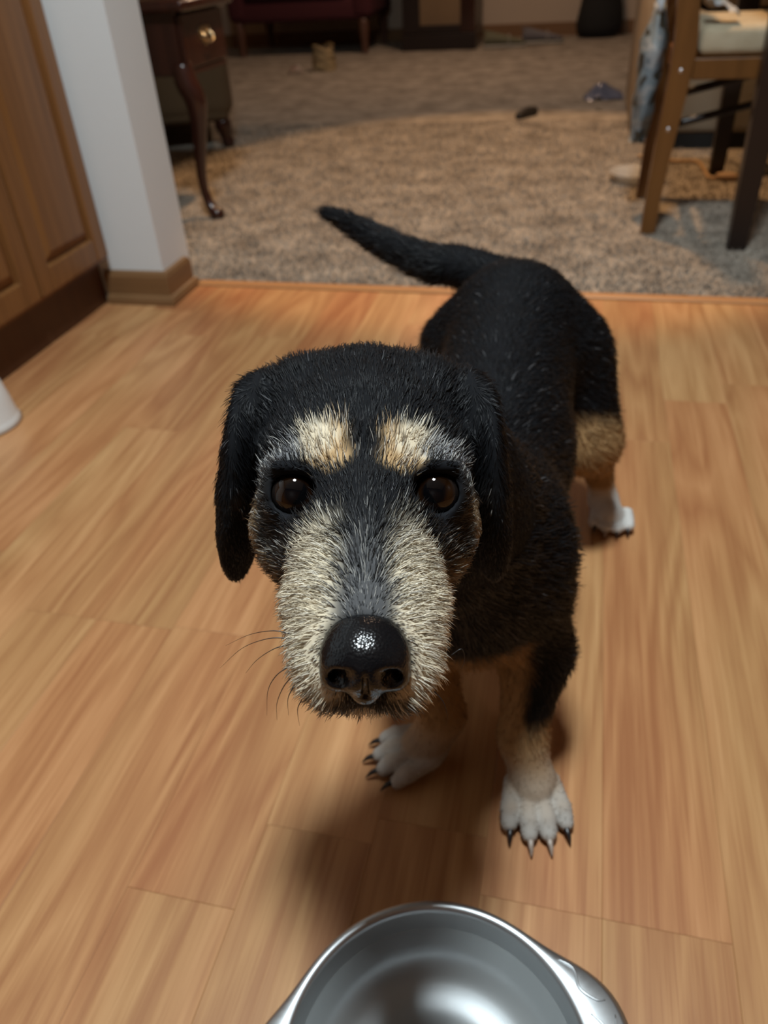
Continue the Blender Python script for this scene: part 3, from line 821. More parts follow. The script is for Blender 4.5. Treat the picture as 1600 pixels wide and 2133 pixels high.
class SDF:
    def __init__(self, gx, gy, gz):
        self.g = (gx, gy, gz)
        self.v = np.full((len(gx), len(gy), len(gz)), 1.0, np.float32)

    def region(self, lo, hi):
        sl = []
        for a, l, h in zip(self.g, lo, hi):
            i0 = max(0, np.searchsorted(a, l) - 1); i1 = min(len(a), np.searchsorted(a, h) + 1)
            sl.append(slice(i0, i1))
        X = self.g[0][sl[0]][:, None, None]; Y = self.g[1][sl[1]][None, :, None]; Z = self.g[2][sl[2]][None, None, :]
        return tuple(sl), X, Y, Z

    def blend(self, sl, d, k, sub=False):
        v = self.v[sl]
        if sub:
            d = -d
            h = np.clip(0.5 + 0.5 * (d - v) / k, 0, 1)
            self.v[sl] = v * (1 - h) + d * h + k * h * (1 - h)
        else:
            h = np.clip(0.5 + 0.5 * (v - d) / k, 0, 1)
            self.v[sl] = v * (1 - h) + d * h - k * h * (1 - h)

    def cone(self, a, b, ra, rb, k=0.02, thin=None, sub=False):
        """tapered capsule; thin = (unit normal, factor) flattens it"""
        a = np.array(a, float); b = np.array(b, float)
        m = max(ra, rb) + 2 * k
        sl, X, Y, Z = self.region(np.minimum(a, b) - m, np.maximum(a, b) + m)
        px, py, pz = X - a[0], Y - a[1], Z - a[2]
        ba = b - a
        if thin:
            n, s = thin
            t = (px * n[0] + py * n[1] + pz * n[2]) * (s - 1)
            px, py, pz = px + n[0] * t, py + n[1] * t, pz + n[2] * t
            ba = ba + n * (ba @ n) * (s - 1)
        h = np.clip((px * ba[0] + py * ba[1] + pz * ba[2]) / (ba @ ba), 0, 1)
        d = np.sqrt((px - ba[0] * h) ** 2 + (py - ba[1] * h) ** 2 + (pz - ba[2] * h) ** 2) - (ra + (rb - ra) * h)
        if thin: d = d / (1 + (thin[1] - 1) * 0.6)
        self.blend(sl, d.astype(np.float32), k, sub)

    def chain(self, pts, k=0.02, thin=None):
        for p, q in zip(pts[:-1], pts[1:]):
            self.cone(p[0], q[0], p[1], q[1], k, thin)

    def ball(self, c, r, k=0.02, sub=False):
        self.cone(c, np.array(c) + np.array([0, 0, 1e-5]), r, r, k, None, sub)

    def ell(self, c, r, k=0.02, axes=None, sub=False):
        c = np.array(c, float); A = np.eye(3) if axes is None else np.array(axes)
        m = max(r) + 2 * k
        sl, X, Y, Z = self.region(c - m, c + m)
        px, py, pz = X - c[0], Y - c[1], Z - c[2]
        q = [(px * A[i][0] + py * A[i][1] + pz * A[i][2]) for i in range(3)]
        k0 = np.sqrt(sum((q[i] / r[i]) ** 2 for i in range(3)))
        k1 = np.sqrt(sum((q[i] / r[i] ** 2) ** 2 for i in range(3))) + 1e-9
        self.blend(sl, (k0 * (k0 - 1) / k1).astype(np.float32), k, sub)

    def mesh(self, smooth=2):
        V = self.v; ins = V < 0
        nx, ny, nz = V.shape
        c = [ins[i:nx - 1 + i, j:ny - 1 + j, l:nz - 1 + l] for i in (0, 1) for j in (0, 1) for l in (0, 1)]
        s = sum(x.astype(np.int8) for x in c)
        I, J, K = np.nonzero((s > 0) & (s < 8))
        idx = np.full((nx - 1, ny - 1, nz - 1), -1, np.int32); idx[I, J, K] = np.arange(len(I))
        acc = np.zeros((len(I), 3)); cnt = np.zeros(len(I))
        for ax in range(3):
            for o1 in (0, 1):
                for o2 in (0, 1):
                    o = [0, 0, 0]; oth = [q for q in range(3) if q != ax]
                    o[oth[0]] = o1; o[oth[1]] = o2
                    a = V[I + o[0], J + o[1], K + o[2]]
                    p = list(o); p[ax] = 1
                    b = V[I + p[0], J + p[1], K + p[2]]
                    cr = (a < 0) != (b < 0)
                    t = np.where(cr, a / np.where(cr, a - b, 1), 0)
                    q = np.zeros((len(I), 3)); q[:, oth[0]] = o1; q[:, oth[1]] = o2; q[:, ax] = t
                    acc[cr] += q[cr]; cnt[cr] += 1
        acc /= cnt[:, None]
        co = np.empty_like(acc)
        for ax, base in enumerate((I, J, K)):
            g = self.g[ax].astype(float); co[:, ax] = g[base] + acc[:, ax] * (g[base + 1] - g[base])
        faces = []
        for ax in range(3):
            oth = [(1, 2), (2, 0), (0, 1)][ax]
            sl0 = [slice(None)] * 3; sl1 = [slice(None)] * 3
            sl0[ax] = slice(0, -1); sl1[ax] = slice(1, None)
            a, b = ins[tuple(sl0)], ins[tuple(sl1)]
            E_ = np.array(np.nonzero(a != b)).T
            ok = (E_[:, oth[0]] > 0) & (E_[:, oth[1]] > 0) & (E_[:, oth[0]] < V.shape[oth[0]] - 1) & (E_[:, oth[1]] < V.shape[oth[1]] - 1)
            E_ = E_[ok]
            def cell(d0, d1):
                q = E_.copy(); q[:, oth[0]] += d0; q[:, oth[1]] += d1
                return idx[q[:, 0], q[:, 1], q[:, 2]]
            q = np.stack([cell(-1, -1), cell(0, -1), cell(0, 0), cell(-1, 0)], 1)
            flip = ~a[E_[:, 0], E_[:, 1], E_[:, 2]]
            q[flip] = q[flip][:, ::-1]
            faces.append(q)
        faces = np.concatenate(faces)
        ed = np.concatenate([faces[:, [0, 1]], faces[:, [1, 2]], faces[:, [2, 3]], faces[:, [3, 0]]])
        for _ in range(smooth):
            sm = np.zeros_like(co); n = np.zeros(len(co))
            for u, v in ((0, 1), (1, 0)):
                for ax in range(3): sm[:, ax] += np.bincount(ed[:, u], co[ed[:, v], ax], len(co))
                n += np.bincount(ed[:, u], minlength=len(co))
            co = co * 0.5 + 0.5 * sm / np.maximum(n, 1)[:, None]
        return co, faces


def mirror(p):
    return (1522 - p[0], p[1], p[2])


G = SDF(axis_grid([(-0.40, -0.205, 0.0035), (-0.205, 0.055, 0.0018), (0.055, 0.16, 0.0035)]),
        axis_grid([(0.14, 0.47, 0.0018), (0.47, 0.80, 0.0045), (0.80, 1.05, 0.003)]),
        axis_grid([(-0.012, 0.07, 0.0022), (0.07, 0.27, 0.0045), (0.27, 0.52, 0.0018)]))
B0 = -0.058           # the spine's x
# trunk
G.cone((B0, .500, .215), (B0 + .002, .640, .220), .067, .069, .03)
G.cone((B0, .455, .235), (B0, .470, .190), .056, .058, .03)
G.cone((B0, .640, .228), (B0 + .000, .800, .262), .070, .069, .03)
G.ell((B0 + .004, .830, .262), (.075, .078, .080), .03)
G.cone((B0, .50, .262), (B0 + .0, .80, .300), .045, .045, .04)
# neck
G.cone((B0, .49, .255), (-.078, .385, .375), .066, .050, .03)
G.cone((B0, .455, .225), (-.082, .365, .340), .052, .040, .03)
# hind legs (image right = dog's left); knee forward, hock behind
for s in (1, -1):
    hx = B0 + .003 + s * .067
    G.cone((hx - s * .014, .830, .240), (hx + s * .022, .800, .152), .058, .040, .03)
    G.cone((hx + s * .022, .800, .150), (hx + s * .040, .865, .085), .036, .0215, .02)
    G.cone((hx + s * .040, .868, .085), (hx + s * .056, .862, .030), .0195, .0165, .012)
    G.cone((hx + s * .056, .860, .024), (hx + s * .066, .838, .018), .0190, .0175, .010)
    for k, t in enumerate((-1.5, -.5, .5, 1.5)):
        c = np.array((hx + s * .068 + t * .0128, .824 + .004 * abs(t) ** 2 * .8, .0125))
        G.cone(c + np.array((0, .018, .004)), c + np.array((t * .0015, -.006 + .001 * abs(t), 0)), .0082, .0078, .0018)
# front legs
def front_leg(sh, el, wr, paw, yaw, s):
    sh, el, wr, paw = map(np.array, (sh, el, wr, paw))
    G.cone(sh, el, .040, .029, .03)
    G.cone(el, wr, .030, .0190, .02)
    d = np.array((math.sin(yaw), -math.cos(yaw), 0)); r_ = np.array((math.cos(yaw), math.sin(yaw), 0))
    G.cone(wr, paw + np.array((0, 0, .024)), .0190, .0200, .014)
    G.cone(paw + np.array((0, 0, .019)), paw + d * .008 + np.array((0, 0, .017)), .0200, .0170, .008)
    tips = []
    for t, ln in ((-1.5, .024), (-.5, .034), (.5, .034), (1.5, .024)):
        c = paw + r_ * t * .0150 + d * ln
        b_ = paw + r_ * t * .0115 + d * (ln - .026) + np.array((0, 0, .019))
        m_ = c + np.array((0, 0, .0155))
        e_ = c + d * .010 + r_ * t * .0012 + np.array((0, 0, .0100))
        G.cone(b_, m_, .0080, .0086, .0018); G.cone(m_, e_, .0086, .0074, .0015)
        tips.append((e_ + d * .0065, d + r_ * t * .10))
    return tips


tipsR = front_leg((B0 + .038, .480, .235), (B0 + .058, .480, .130), (-.004, .440, .055), (.008, .422, .0), 0.22, 1)
tipsL = front_leg((B0 - .043, .480, .235), (B0 - .045, .480, .130), (-.078, .455, .052), (-.092, .443, .0), -1.12, -1)
tipsH = [(np.array((B0 + .070 + .068 + t * .0135, .815 + .003 * t * t, .0115)), np.array((t * .1, -1, 0))) for t in (-1.5, -.5, .5, 1.5)]
# tail
tl = [(np.array((B0 - .014, .880, .305)), .027), (P(960, 556, .915), .0240), (P(900, 548, .925), .0215), (P(830, 521, .94), .0180), (P(765, 486, .96), .0145), (P(715, 458, .98), .0105), (P(680, 443, .99), .007)]
G.cone(tl[0][0] + np.array((.02, -.03, -.01)), tl[0][0], .030, .027, .02)
tl = smooth_path([(*p, q) for p, q in tl], 3)
G.chain([(q[:3], q[3]) for q in tl], .0025)

# head
def H2(fn, p, *a, **k):
    fn(P(*p), *a, **k)
    q = mirror(p); fn(P(*q), *a, **k)


HA = [AX, DN, FW]
G.ell(P(761, 915, .420), (.0535, .045, .056), .02, HA)
G.ell(P(761, 962, .388), (.046, .034, .034), .02, HA)
G.ell(P(761, 895, .440), (.049, .043, .050), .02, HA)
H2(G.ball, (687, 955, .370), .0165, .012)
H2(G.ball, (640, 962, .388), .0180, .014)
H2(G.ball, (618, 1095, .392), .0235, .016)
H2(G.ball, (665, 1150, .378), .0240, .016)
G.cone(P(761, 1045, .372), P(761, 1130, .352), .030, .0300, .018)
G.cone(P(761, 1130, .352), P(761, 1325, .308), .0300, .0230, .018)
H2(G.ball, (697, 1350, .306), .0170, .010)
H2(G.ball, (707, 1402, .300), .0140, .008)
H2(G.ball, (690, 1260, .325), .0190, .012)
G.ball(P(761, 1405, .318), .0135, .008)
G.cone(P(761, 1335, .340), P(761, 1240, .405), .022, .034, .02)
G.ball(P(761, 1325, .300), .0150, .010)
# lips crease under the nose
G.cone(P(761, 1440, .281), P(761, 1480, .291), .0022, .0030, .003, None, True)
EYES = [(617, 1027, .3620), (905, 1025, .3620)]
ER = 0.0126
for ex, ey, ed_ in EYES:
    G.ball(P(ex, ey, ed_ + .0035), .0172, .008)
    c = P(ex, ey, ed_)
    sgn = -1 if ex < 761 else 1
    G.ell(c - FW * .0155 + DN * .0006, (.0116, .0104, .0125), .003, HA, True)
    G.ball(c, ER + .0003, .0012, True)
    G.cone(c - FW * .0110 - DN * .0118 - AX * .008, c - FW * .0105 - DN * .0116 + AX * .009, .0030, .0028, .003)   # upper lid
# ears: flat hanging flaps
for sgn in (-1, 1):
    q = (lambda p: P(*p)) if sgn < 0 else (lambda p: P(*mirror(p)))
    nrm = (AX - FW * .10 * sgn * -1); nrm = nrm / np.linalg.norm(nrm)
    G.cone(q((625, 838, .414)), q((562, 862, .416)), .022, .0150, .016)
    G.chain([(q((550, 872, .416)), .025), (q((524, 940, .424)), .030), (q((508, 1030, .436)), .030), (q((493, 1095, .446)), .023), (q((477, 1136, .450)), .013)], .010, (nrm, 5.6))

co, fc = G.mesh(2)
co[:, 2] = np.maximum(co[:, 2], 0.0008)
del G


def vnormals(co, fc):
    fn = np.cross(co[fc[:, 2]] - co[fc[:, 0]], co[fc[:, 3]] - co[fc[:, 1]])
    vn = np.zeros_like(co)
    for j in range(4):
        for ax in range(3): vn[:, ax] += np.bincount(fc[:, j], fn[:, ax], len(co))
    return vn / np.maximum(np.linalg.norm(vn, axis=1), 1e-12)[:, None], fn


vn, fn = vnormals(co, fc)

# ---- coat colours, as soft blobs in space
def sst(x, a, b):
    t = np.clip((x - a) / (b - a), 0, 1); return t * t * (3 - 2 * t)


def waves(p, f, seed):
    rs = np.random.default_rng(seed); o = np.zeros(len(p))
    for _ in range(5):
        k = rs.normal(0, f, 3); o += np.sin(p @ k + rs.uniform(0, 6.28))
    return o / 5


BLK = np.array((.0070, .0075, .0090)); TAN = np.array((.50, .33, .165)); CRM = np.array((.76, .66, .49)); WHT = np.array((.68, .66, .62)); GRY = np.array((.115, .115, .118)); DGR = np.array((.030, .029, .029)); BTAN = np.array((.36, .215, .095))
HB = []          # (point, radius, softness, colour, strength)
def hb(p, r, colr, s=1.0, soft=.5, both=True):
    HB.append((P(*p), r, soft, colr, s))
    if both: HB.append((P(*mirror(p)), r, soft, colr, s))


hb((600, 1105, .375), .030, np.array((.055, .048, .040)), .85, .6)       # brown grey cheeks
hb((535, 1080, .385), .013, TAN, .40)
hb((545, 1150, .390), .014, TAN, .50)
hb((585, 1215, .375), .016, TAN, .35)
def muz_surf(off, py):
    dc = .352 + (py - 1130) / 205 * (.303 - .352); rr = .030 + (py - 1130) / 205 * (.0245 - .030)
    sn = min(.97, off / F * dc / rr)
    return dc - rr * math.sqrt(1 - sn * sn)


for py, off, k_ in ((1120, 70, .22), (1150, 76, .50), (1185, 86, .80), (1225, 95, 1.0), (1270, 102, 1.0), (1315, 108, 1.0), (1360, 112, 1.0), (1400, 112, 1.0)):
    hb((761 - off, py, muz_surf(off, py)), .0125 if py < 1200 else .0140, CRM, k_, .6)
    if py > 1170: hb((761 - off - 32, py, muz_surf(off + 32, py)), .0140, CRM * .85, k_ * .9, .6)
hb((635, 1335, .318), .0260, CRM, 1.0, .5)
hb((650, 1410, .306), .0250, CRM, 1.0, .5)
hb((700, 1440, .300), .0170, CRM * .9, .9, .6)
for py, r in ((1010, .011), (1050, .011), (1090, .011), (1130, .011), (1170, .0110), (1210, .0110), (1250, .0115), (1290, .0120)):
    hb((761, py, muz_surf(0, py)), r, GRY * (.75 if py > 1100 else .16), .90, .65, False)
hb((695, 1060, .352), .012, np.array((.10, .085, .06)), .7, .6)
hb((617, 1030, .352), .0165, BLK * 1.3, .92, .45)                         # dark around the eyes
hb((617, 1075, .358), .014, BLK * 1.6, .8, .6)
hb((692, 938, .352), .0118, TAN * 1.15, 1.0, .45)                                # tan brows
hb((700, 975, .350), .0085, TAN, .9, .5)
hb((664, 925, .357), .0100, CRM, .9, .5)
hb((625, 950, .362), .0085, GRY * 2.6, .85, .5)
hb((590, 962, .367), .0085, GRY * 2.2, .8, .5)
hb((560, 985, .373), .0085, GRY * 1.8, .75, .5)
for py, d in ((880, .362), (915, .355), (950, .352), (985, .352), (1015, .352)):
    hb((761, py, d), .0088, BLK, .95, .5, False)
hb((700, 1450, .298), .0100, DGR, .85, .5)                                # dark lip line
hb((735, 1455, .292), .0080, DGR, .9, .5)
hb((761, 1365, .290), .0165, BLK * .6, 1.0, .25, False)
hb((761, 1432, .288), .0095, BLK * .6, 1.0, .3, False)


def coat(p):
    """coat colour at points p (n, 3)"""
    n = len(p)
    c = np.tile(BLK, (n, 1))
    wob = waves(p, 90, 3) * .006
    x, y, z = p.T
    def mix(w, k):
        nonlocal c
        c = c * (1 - w[:, None]) + np.asarray(k)[None, :] * w[:, None]
    front = (y < .56) & (z < .26); hind = (y > .74) & (z < .24)
    # front legs: tan inside and below, black tongue down the outside; white feet
    inner = sst(np.abs(x - B0) + wob, .062, .046)
    bib = front & (y < .470)
    mix(np.where(bib, sst(z + wob, .195, .168) * sst(y, .475, .440) * sst(x + wob, .004, -.012) * .9, 0), BTAN)
    tongue = np.where(x > B0, sst(x + wob - .25 * (.10 - z), -.012, -.004) * sst(y, .412, .428), sst(-x, .125, .135))
    leg = sst(z + wob * 1.5, .150, .115) * (1 - tongue * sst(z, .068, .092))
    mix(np.where(front, leg, 0), BTAN * 1.10)
    mix(np.where(front, sst(z + wob, .070, .030) * .45, 0), WHT * .6)
    mix(np.where(front, sst(z + wob * .5, .030, .018) * .75, 0), WHT * .70)
    # hind legs
    mix(np.where(hind, sst(z + wob + (y - .85) * .6, .162, .132), 0), BTAN * 1.15)
    mix(np.where(hind, sst(z + wob, .055, .036), 0), WHT)
    # belly
    mix(np.where((y > .5) & (y < .8), sst(z, .165, .150) * .6, 0), BTAN)
    hd = (y < .47) & (z > .25)
    if hd.any():
        ph = p[hd]; ch = c[hd]
        for q, r, soft, k, s in HB:
            d = np.linalg.norm(ph - q, axis=1) + wob[hd] * .5
            w = sst(d, r * (1 + soft * .6), r * (1 - soft * .6)) * s
            ch = ch * (1 - w[:, None]) + k[None, :] * w[:, None]
        c[hd] = ch
    return c


def coat_material(name, rough, spec):
    m = mat(name, (0.02, 0.02, 0.02), rough, spec=spec)
    nt = m.node_tree
    a = nt.nodes.new('ShaderNodeAttribute'); a.attribute_name = 'coat'
    nt.links.new(a.outputs['Color'], nt.nodes['Principled BSDF'].inputs['Base Color'])
    return m


M_SKIN = coat_material('dog_coat', 0.8, 0.10)
M_FUR = coat_material('dog_fur', 0.45, 0.30)


def set_coat(me, c):
    at_ = me.attributes.new('coat', 'FLOAT_COLOR', 'POINT')
    at_.data.foreach_set('color', np.ascontiguousarray(np.concatenate([c, np.ones((len(c), 1))], 1), np.float32).ravel())


dog = tag(empty('dog', (B0, .45, 0)), 'small black and tan wire-haired dog with drooping ears looking up', 'dog')
dog_inv = np.array([B0, .45, 0.])
me = np_mesh('body', co - dog_inv, fc, 4)
set_coat(me, coat(co) * .85)
link('body', me, M_SKIN, dog, True)

# ---- fur strands
tri = np.concatenate([fc[:, [0, 1, 2]], fc[:, [0, 2, 3]]])
ar = np.linalg.norm(np.cross(co[tri[:, 1]] - co[tri[:, 0]], co[tri[:, 2]] - co[tri[:, 0]]), axis=1) / 2
cen = co[tri].mean(1)
NOSE = P(761, 1372, .276)
face = (cen[:, 1] < .42) & (cen[:, 2] > .30)
dn_ = np.where(face, 1.0, 0.30)
muz = np.linalg.norm(cen - P(761, 1360, .31), axis=1) < .055
dn_ = np.where(muz, 1.7, dn_)
dn_ = np.where(cen[:, 2] < .055, 0.16, dn_)
dn_ = np.where((cen[:, 0] < -.215), 0.35, dn_)
NS = 104000
pr_ = ar * dn_; pr_ /= pr_.sum()
ti = rng.choice(len(tri), NS, p=pr_)
u = rng.random((NS, 2)); fl = u.sum(1) > 1; u[fl] = 1 - u[fl]
w3 = np.stack([1 - u.sum(1), u[:, 0], u[:, 1]], 1)
p0 = (co[tri[ti]] * w3[:, :, None]).sum(1)
nn = (vn[tri[ti]] * w3[:, :, None]).sum(1); nn /= np.linalg.norm(nn, axis=1)[:, None]
isface = (p0[:, 1] < .43) & (p0[:, 2] > .30)
dnose = np.linalg.norm(p0 - NOSE, axis=1)
# keep the eyes and the nose free
keep = np.ones(NS, bool)
for ex, ey, ed_ in EYES:
    c = P(ex, ey, ed_)
    q = p0 - c
    keep &= ~((np.linalg.norm(q, axis=1) < ER + .0022))
    a_, b_ = q @ AX, q @ DN
    keep &= ~(((a_ / .0117) ** 2 + (b_ / .0105) ** 2 < 1) & (q @ FW < .006))
keep &= ~(np.linalg.norm(p0 - P(761, 1378, .281), axis=1) < .0140)
p0, nn, isface, dnose = p0[keep], nn[keep], isface[keep], dnose[keep]
NS = len(p0)
# lie of the hair
flow = np.zeros((NS, 3))
hf = p0 - NOSE; hf /= np.linalg.norm(hf, axis=1)[:, None]
side = (p0 - P(761, 1200, .33)) @ AX
flow[isface] = hf[isface]
muzz = np.linalg.norm(p0 - P(761, 1360, .315), axis=1) < .052
flow += (muzz * 1.0)[:, None] * (DN[None, :] * .55 + AX[None, :] * np.sign(side)[:, None] * .55 * sst(np.abs(side), .004, .02)[:, None])
bodyf = np.stack([(p0[:, 0] - B0) * 2.5, np.full(NS, .9), np.full(NS, -.55)], 1)
legm = p0[:, 2] < .13
bodyf[legm] = (0, .15, -1)
tailm = (p0[:, 0] < -.15) & (p0[:, 1] > .70)
bodyf[tailm] = (-1, .35, .10)
flow[~isface] = bodyf[~isface]
earm = isface & (np.abs((p0 - P(761, 1000, .42)) @ AX) > .052)
flow[earm] = flow[earm] * .15 + np.array((0, 0.1, -1.0))
t_ = flow - (flow * nn).sum(1)[:, None] * nn
t_ /= np.maximum(np.linalg.norm(t_, axis=1), 1e-6)[:, None]
# length and lift
ln = np.full(NS, .012)
lift = np.full(NS, .22)
ln[isface] = .0085; lift[isface] = .25
ln[muzz] = .0085; lift[muzz] = .50
sht = dnose < .035
ln[sht & (np.abs(side) < .010)] = .0048; lift[sht & (np.abs(side) < .010)] = .30
ln[dnose < .024] = .0030; lift[dnose < .024] = .25
bro = np.zeros(NS, bool)
for px_ in (680, 842):
    bro |= np.linalg.norm(p0 - P(px_, 945, .355), axis=1) < .020
for px_ in (600, 922):
    bro |= np.linalg.norm(p0 - P(px_, 962, .37), axis=1) < .016
ln[bro] = .0095; lift[bro] = .42
crown = isface & (((p0 - P(761, 760, .40)) @ DN) < .010) & ~earm
ln[crown] = .0105; lift[crown] = .28
ln[earm] = .0080; lift[earm] = .14
earlow = earm & (((p0 - P(480, 1040, .44)) @ DN) > 0)
ln[earlow] = .0040
ruff = (~isface) & (p0[:, 1] < .56) & (p0[:, 2] > .20)
ln[ruff] = .0165; lift[ruff] = .18
ln[tailm] = .016
ln[p0[:, 2] < .06] = .0035
ln[(p0[:, 2] < .13) & (p0[:, 2] >= .06)] = .008
rim_eye = np.zeros(NS, bool)
for ex, ey, ed_ in EYES:
    rim_eye |= np.linalg.norm(p0 - P(ex, ey, ed_ - .006), axis=1) < .0185
ln[rim_eye & ~bro] = .0050; lift[rim_eye & ~bro] = .12
ln *= rng.uniform(.55, 1.30, NS)
clump = np.stack([waves(p0, 240, s) for s in (11, 12, 13)], 1) * .55
d1 = nn * lift[:, None] + t_ * np.sqrt(1 - lift ** 2)[:, None] + clump * .45 + rng.normal(0, .13, (NS, 3))
d1 -= np.minimum((d1 * nn).sum(1) - .06, 0)[:, None] * nn
d1 /= np.linalg.norm(d1, axis=1)[:, None]
d2 = d1 * .55 + t_ * .65 + np.array((0, 0, -.18)) + clump * .35 + rng.normal(0, .14, (NS, 3))
d2 -= np.minimum((d2 * nn).sum(1) - .02, 0)[:, None] * nn
d2 /= np.linalg.norm(d2, axis=1)[:, None]
q0 = p0 - nn * .0006
q1 = p0 + d1 * (ln * .42)[:, None]
q2 = q1 + d2 * (ln * .33)[:, None]
d3 = d2 * .8 + t_ * .3 + np.array((0, 0, -.12)); d3 /= np.linalg.norm(d3, axis=1)[:, None]
q3 = q2 + d3 * (ln * .28)[:, None]
for q in (q1, q2, q3): q[:, 2] = np.maximum(q[:, 2], .0012)
wd_ = np.where(isface, .00019, .00034) * rng.uniform(.75, 1.25, NS)
ref = rng.normal(0, 1, (NS, 3))
e1 = np.cross(d1, ref); e1 /= np.linalg.norm(e1, axis=1)[:, None]
e2 = np.cross(d1, e1)
vs_ = np.empty((NS, 10, 3))
for r_i, (q, sc) in enumerate(((q0, 1.0), (q1, .95), (q2, .65))):
    for k in range(3):
        a = 2 * math.pi * k / 3
        vs_[:, r_i * 3 + k] = q + (e1 * math.cos(a) + e2 * math.sin(a)) * (wd_ * sc)[:, None]
vs_[:, 9] = q3
ft = []
for r_i in (0, 1):
    for k in range(3):
        k2 = (k + 1) % 3
        ft += [(r_i * 3 + k, r_i * 3 + k2, r_i * 3 + 3 + k2), (r_i * 3 + k, r_i * 3 + 3 + k2, r_i * 3 + 3 + k)]
for k in range(3): ft.append((6 + k, 6 + (k + 1) % 3, 9))
ft = np.array(ft)
faces_ = (np.arange(NS)[:, None, None] * 10 + ft[None]).reshape(-1, 3)
cs = coat(p0 + rng.normal(0, .0016, (NS, 3)))
lum = cs.mean(1)
# grizzle: mixed light and dark hairs in the pale zones, a few silver hairs in the black
rr_ = rng.random(NS)
pale = lum > .15
cs = cs * rng.uniform(.72, 1.22, NS)[:, None]
m_ = pale & isface & (rr_ < .10); cs[m_] = cs[m_] * .35 + .02
m_ = pale & isface & (rr_ > .72); cs[m_] = cs[m_] * .5 + np.array((.36, .345, .31))
grz = isface & (lum > .018) & (lum <= .15)
m_ = grz & (rr_ < .30); cs[m_] = np.array((.012, .012, .013))
m_ = grz & (rr_ > .80); cs[m_] = cs[m_] * .4 + np.array((.24, .23, .21))
m_ = (lum <= .018) & (rr_ > .985); cs[m_] = (.10, .10, .105)
me = np_mesh('fur', vs_.reshape(-1, 3) - dog_inv, faces_, 3)
set_coat(me, np.repeat(cs, 10, 0))
fur = link('fur', me, M_FUR, dog, True)
fur['kind'] = 'stuff'

# ---- eyes
def eye_mat():
    m = mat('eye', (0.01, 0.01, 0.01), 0.02, spec=0.5)
    nt = m.node_tree
    a = nt.nodes.new('ShaderNodeAttribute'); a.attribute_name = 'coat'
    nt.links.new(a.outputs['Color'], nt.nodes['Principled BSDF'].inputs['Base Color'])
    nt.nodes['Principled BSDF'].inputs['Coat Roughness'].default_value = 0.01
    return m


M_EYE = eye_mat()
for ex, ey, ed_ in EYES:
    c = P(ex, ey, ed_)
    fwd = -FW * 1.0 - AX * .03 * np.sign(ex - 761) * -1
    fwd = CAM - c; fwd /= np.linalg.norm(fwd)
    bm = bmesh.new(); bmesh.ops.create_uvsphere(bm, u_segments=48, v_segments=40, radius=ER)
    qm = Vector((0, 0, 1)).rotation_difference(Vector(fwd)).to_matrix()
    bmesh.ops.rotate(bm, verts=bm.verts, cent=(0, 0, 0), matrix=qm)
    bmesh.ops.translate(bm, verts=bm.verts, vec=Vector(c - dog_inv))
    o = bm_obj('eyeball', bm, M_EYE, dog, True)
    vv = np.empty(len(o.data.vertices) * 3, np.float32); o.data.vertices.foreach_get('co', vv)
    q = vv.reshape(-1, 3) + dog_inv - c
    ca = np.degrees(np.arccos(np.clip(q @ fwd / ER, -1, 1)))
    lo_ = sst(q @ DN / ER, -.5, .6)
    pc = np.array((.002, .002, .0025)); ic = np.array((.018, .0068, .0022))
    cc = pc[None] + (ic[None] * (.35 + 1.0 * lo_[:, None]) - pc) * sst(ca, 24, 30)[:, None]
    cc = cc * (1 - sst(ca, 41, 45)[:, None]) + np.array((.012, .009, .008)) * sst(ca, 41, 45)[:, None]
    set_coat(o.data, cc)

# ---- nose leather
N_ = SDF(*[axis_grid([(c - .026, c + .026, .0007)]) for c in NOSE])
N_.ell(P(761, 1350, .2858), (.0152, .0110, .0112), .006, HA)
N_.ell(P(761, 1326, .2905), (.0118, .0074, .0095), .008, HA)
N_.ell(P(761, 1384, .2800), (.0138, .0102, .0088), .005, HA)
for sgn in (-1, 1):
    q = (lambda p: P(*p)) if sgn < 0 else (lambda p: P(*mirror(p)))
    N_.ell(q((706, 1375, .2840)), (.0068, .0085, .0075), .004, HA)
    N_.ball(q((700, 1408, .2850)), .0055, .004)
    N_.cone(q((724, 1417, .2710)), q((706, 1416, .2760)), .0034, .0040, .002, None, True)
    N_.cone(q((706, 1416, .2770)), q((690, 1401, .2815)), .0030, .0012, .002, None, True)
N_.cone(P(761, 1395, .2830), P(761, 1440, .2845), .0075, .0050, .006)
N_.cone(P(761, 1408, .2708), P(761, 1450, .2780), .0010, .0014, .0012, None, True)
nco, nfc = N_.mesh(2)
M_NOSE = mat('wet_nose', (.0040, .0042, .0050), .19, spec=.42)
nt = M_NOSE.node_tree
tc = nt.nodes.new('ShaderNodeTexCoord'); vo = nt.nodes.new('ShaderNodeTexVoronoi'); vo.inputs['Scale'].default_value = 900
bp = nt.nodes.new('ShaderNodeBump'); bp.inputs['Strength'].default_value = .40; bp.inputs['Distance'].default_value = .0004; bp.invert = True
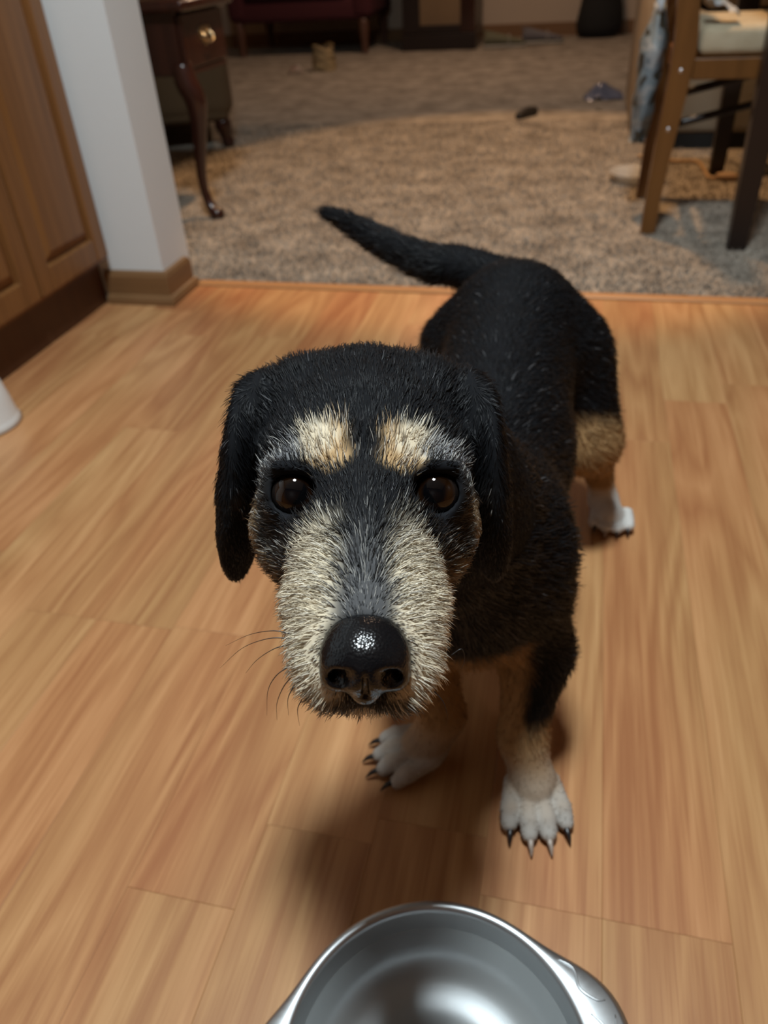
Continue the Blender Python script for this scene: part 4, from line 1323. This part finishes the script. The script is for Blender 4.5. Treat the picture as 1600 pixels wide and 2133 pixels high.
nt.links.new(tc.outputs['Object'], vo.inputs['Vector']); nt.links.new(vo.outputs['Distance'], bp.inputs['Height'])
nt.links.new(bp.outputs[0], nt.nodes['Principled BSDF'].inputs['Normal'])
link('nose', np_mesh('nose', nco - dog_inv, nfc, 4), M_NOSE, dog, True)

# ---- whiskers
M_WHISK = mat('whisker', (.012, .010, .010), .4)
wl = [[(608, 1330, .300), (560, 1330, .300), (505, 1350, .302), (458, 1392, .306)], [(606, 1341, .300), (570, 1352, .299), (535, 1375, .300), (512, 1402, .302)],
      [(604, 1386, .297), (575, 1408, .296), (558, 1440, .297), (556, 1490, .300)], [(607, 1410, .295), (590, 1432, .295), (577, 1465, .296), (577, 1500, .298)],
      [(612, 1430, .295), (600, 1455, .295), (601, 1490, .297)], [(630, 1455, .294), (620, 1478, .294), (624, 1512, .296)],
      [(612, 1322, .300), (570, 1314, .300), (520, 1322, .303), (470, 1345, .306)],
      [(940, 1365, .300), (962, 1352, .300), (968, 1375, .302), (960, 1395, .303)], [(905, 1440, .297), (925, 1465, .297), (934, 1500, .299)]]
for w_ in wl:
    pth = smooth_path([P(*q) - dog_inv for q in w_], 6)
    n = len(pth)
    tube('whisker', pth, [.00026 * (1 - .85 * i / (n - 1)) for i in range(n)], M_WHISK, dog, 6)

# ---- claws
M_CLAWD = mat('dark_claw', (.016, .013, .013), .3)
M_CLAWL = mat('ivory_claw', (.34, .27, .22), .35)
for tips, cols in ((tipsR, 'dlld'), (tipsL, 'dddd'), (tipsH, 'dldd')):
    for (tp, d), cc in zip(tips, cols):
        d = d / np.linalg.norm(d); L_ = .0110 if tips is not tipsH else .0085
        pth = smooth_path([tp - d * .004 - dog_inv, tp + d * L_ * .45 + np.array((0, 0, -.001)) - dog_inv, tp + d * L_ - dog_inv + np.array((0, 0, -.0065))], 4)
        n = len(pth)
        tube('claw', pth, [.0030 * (1 - .82 * (i / (n - 1)) ** 1.5) for i in range(n)], M_CLAWD if cc == 'd' else M_CLAWL, dog, 8)
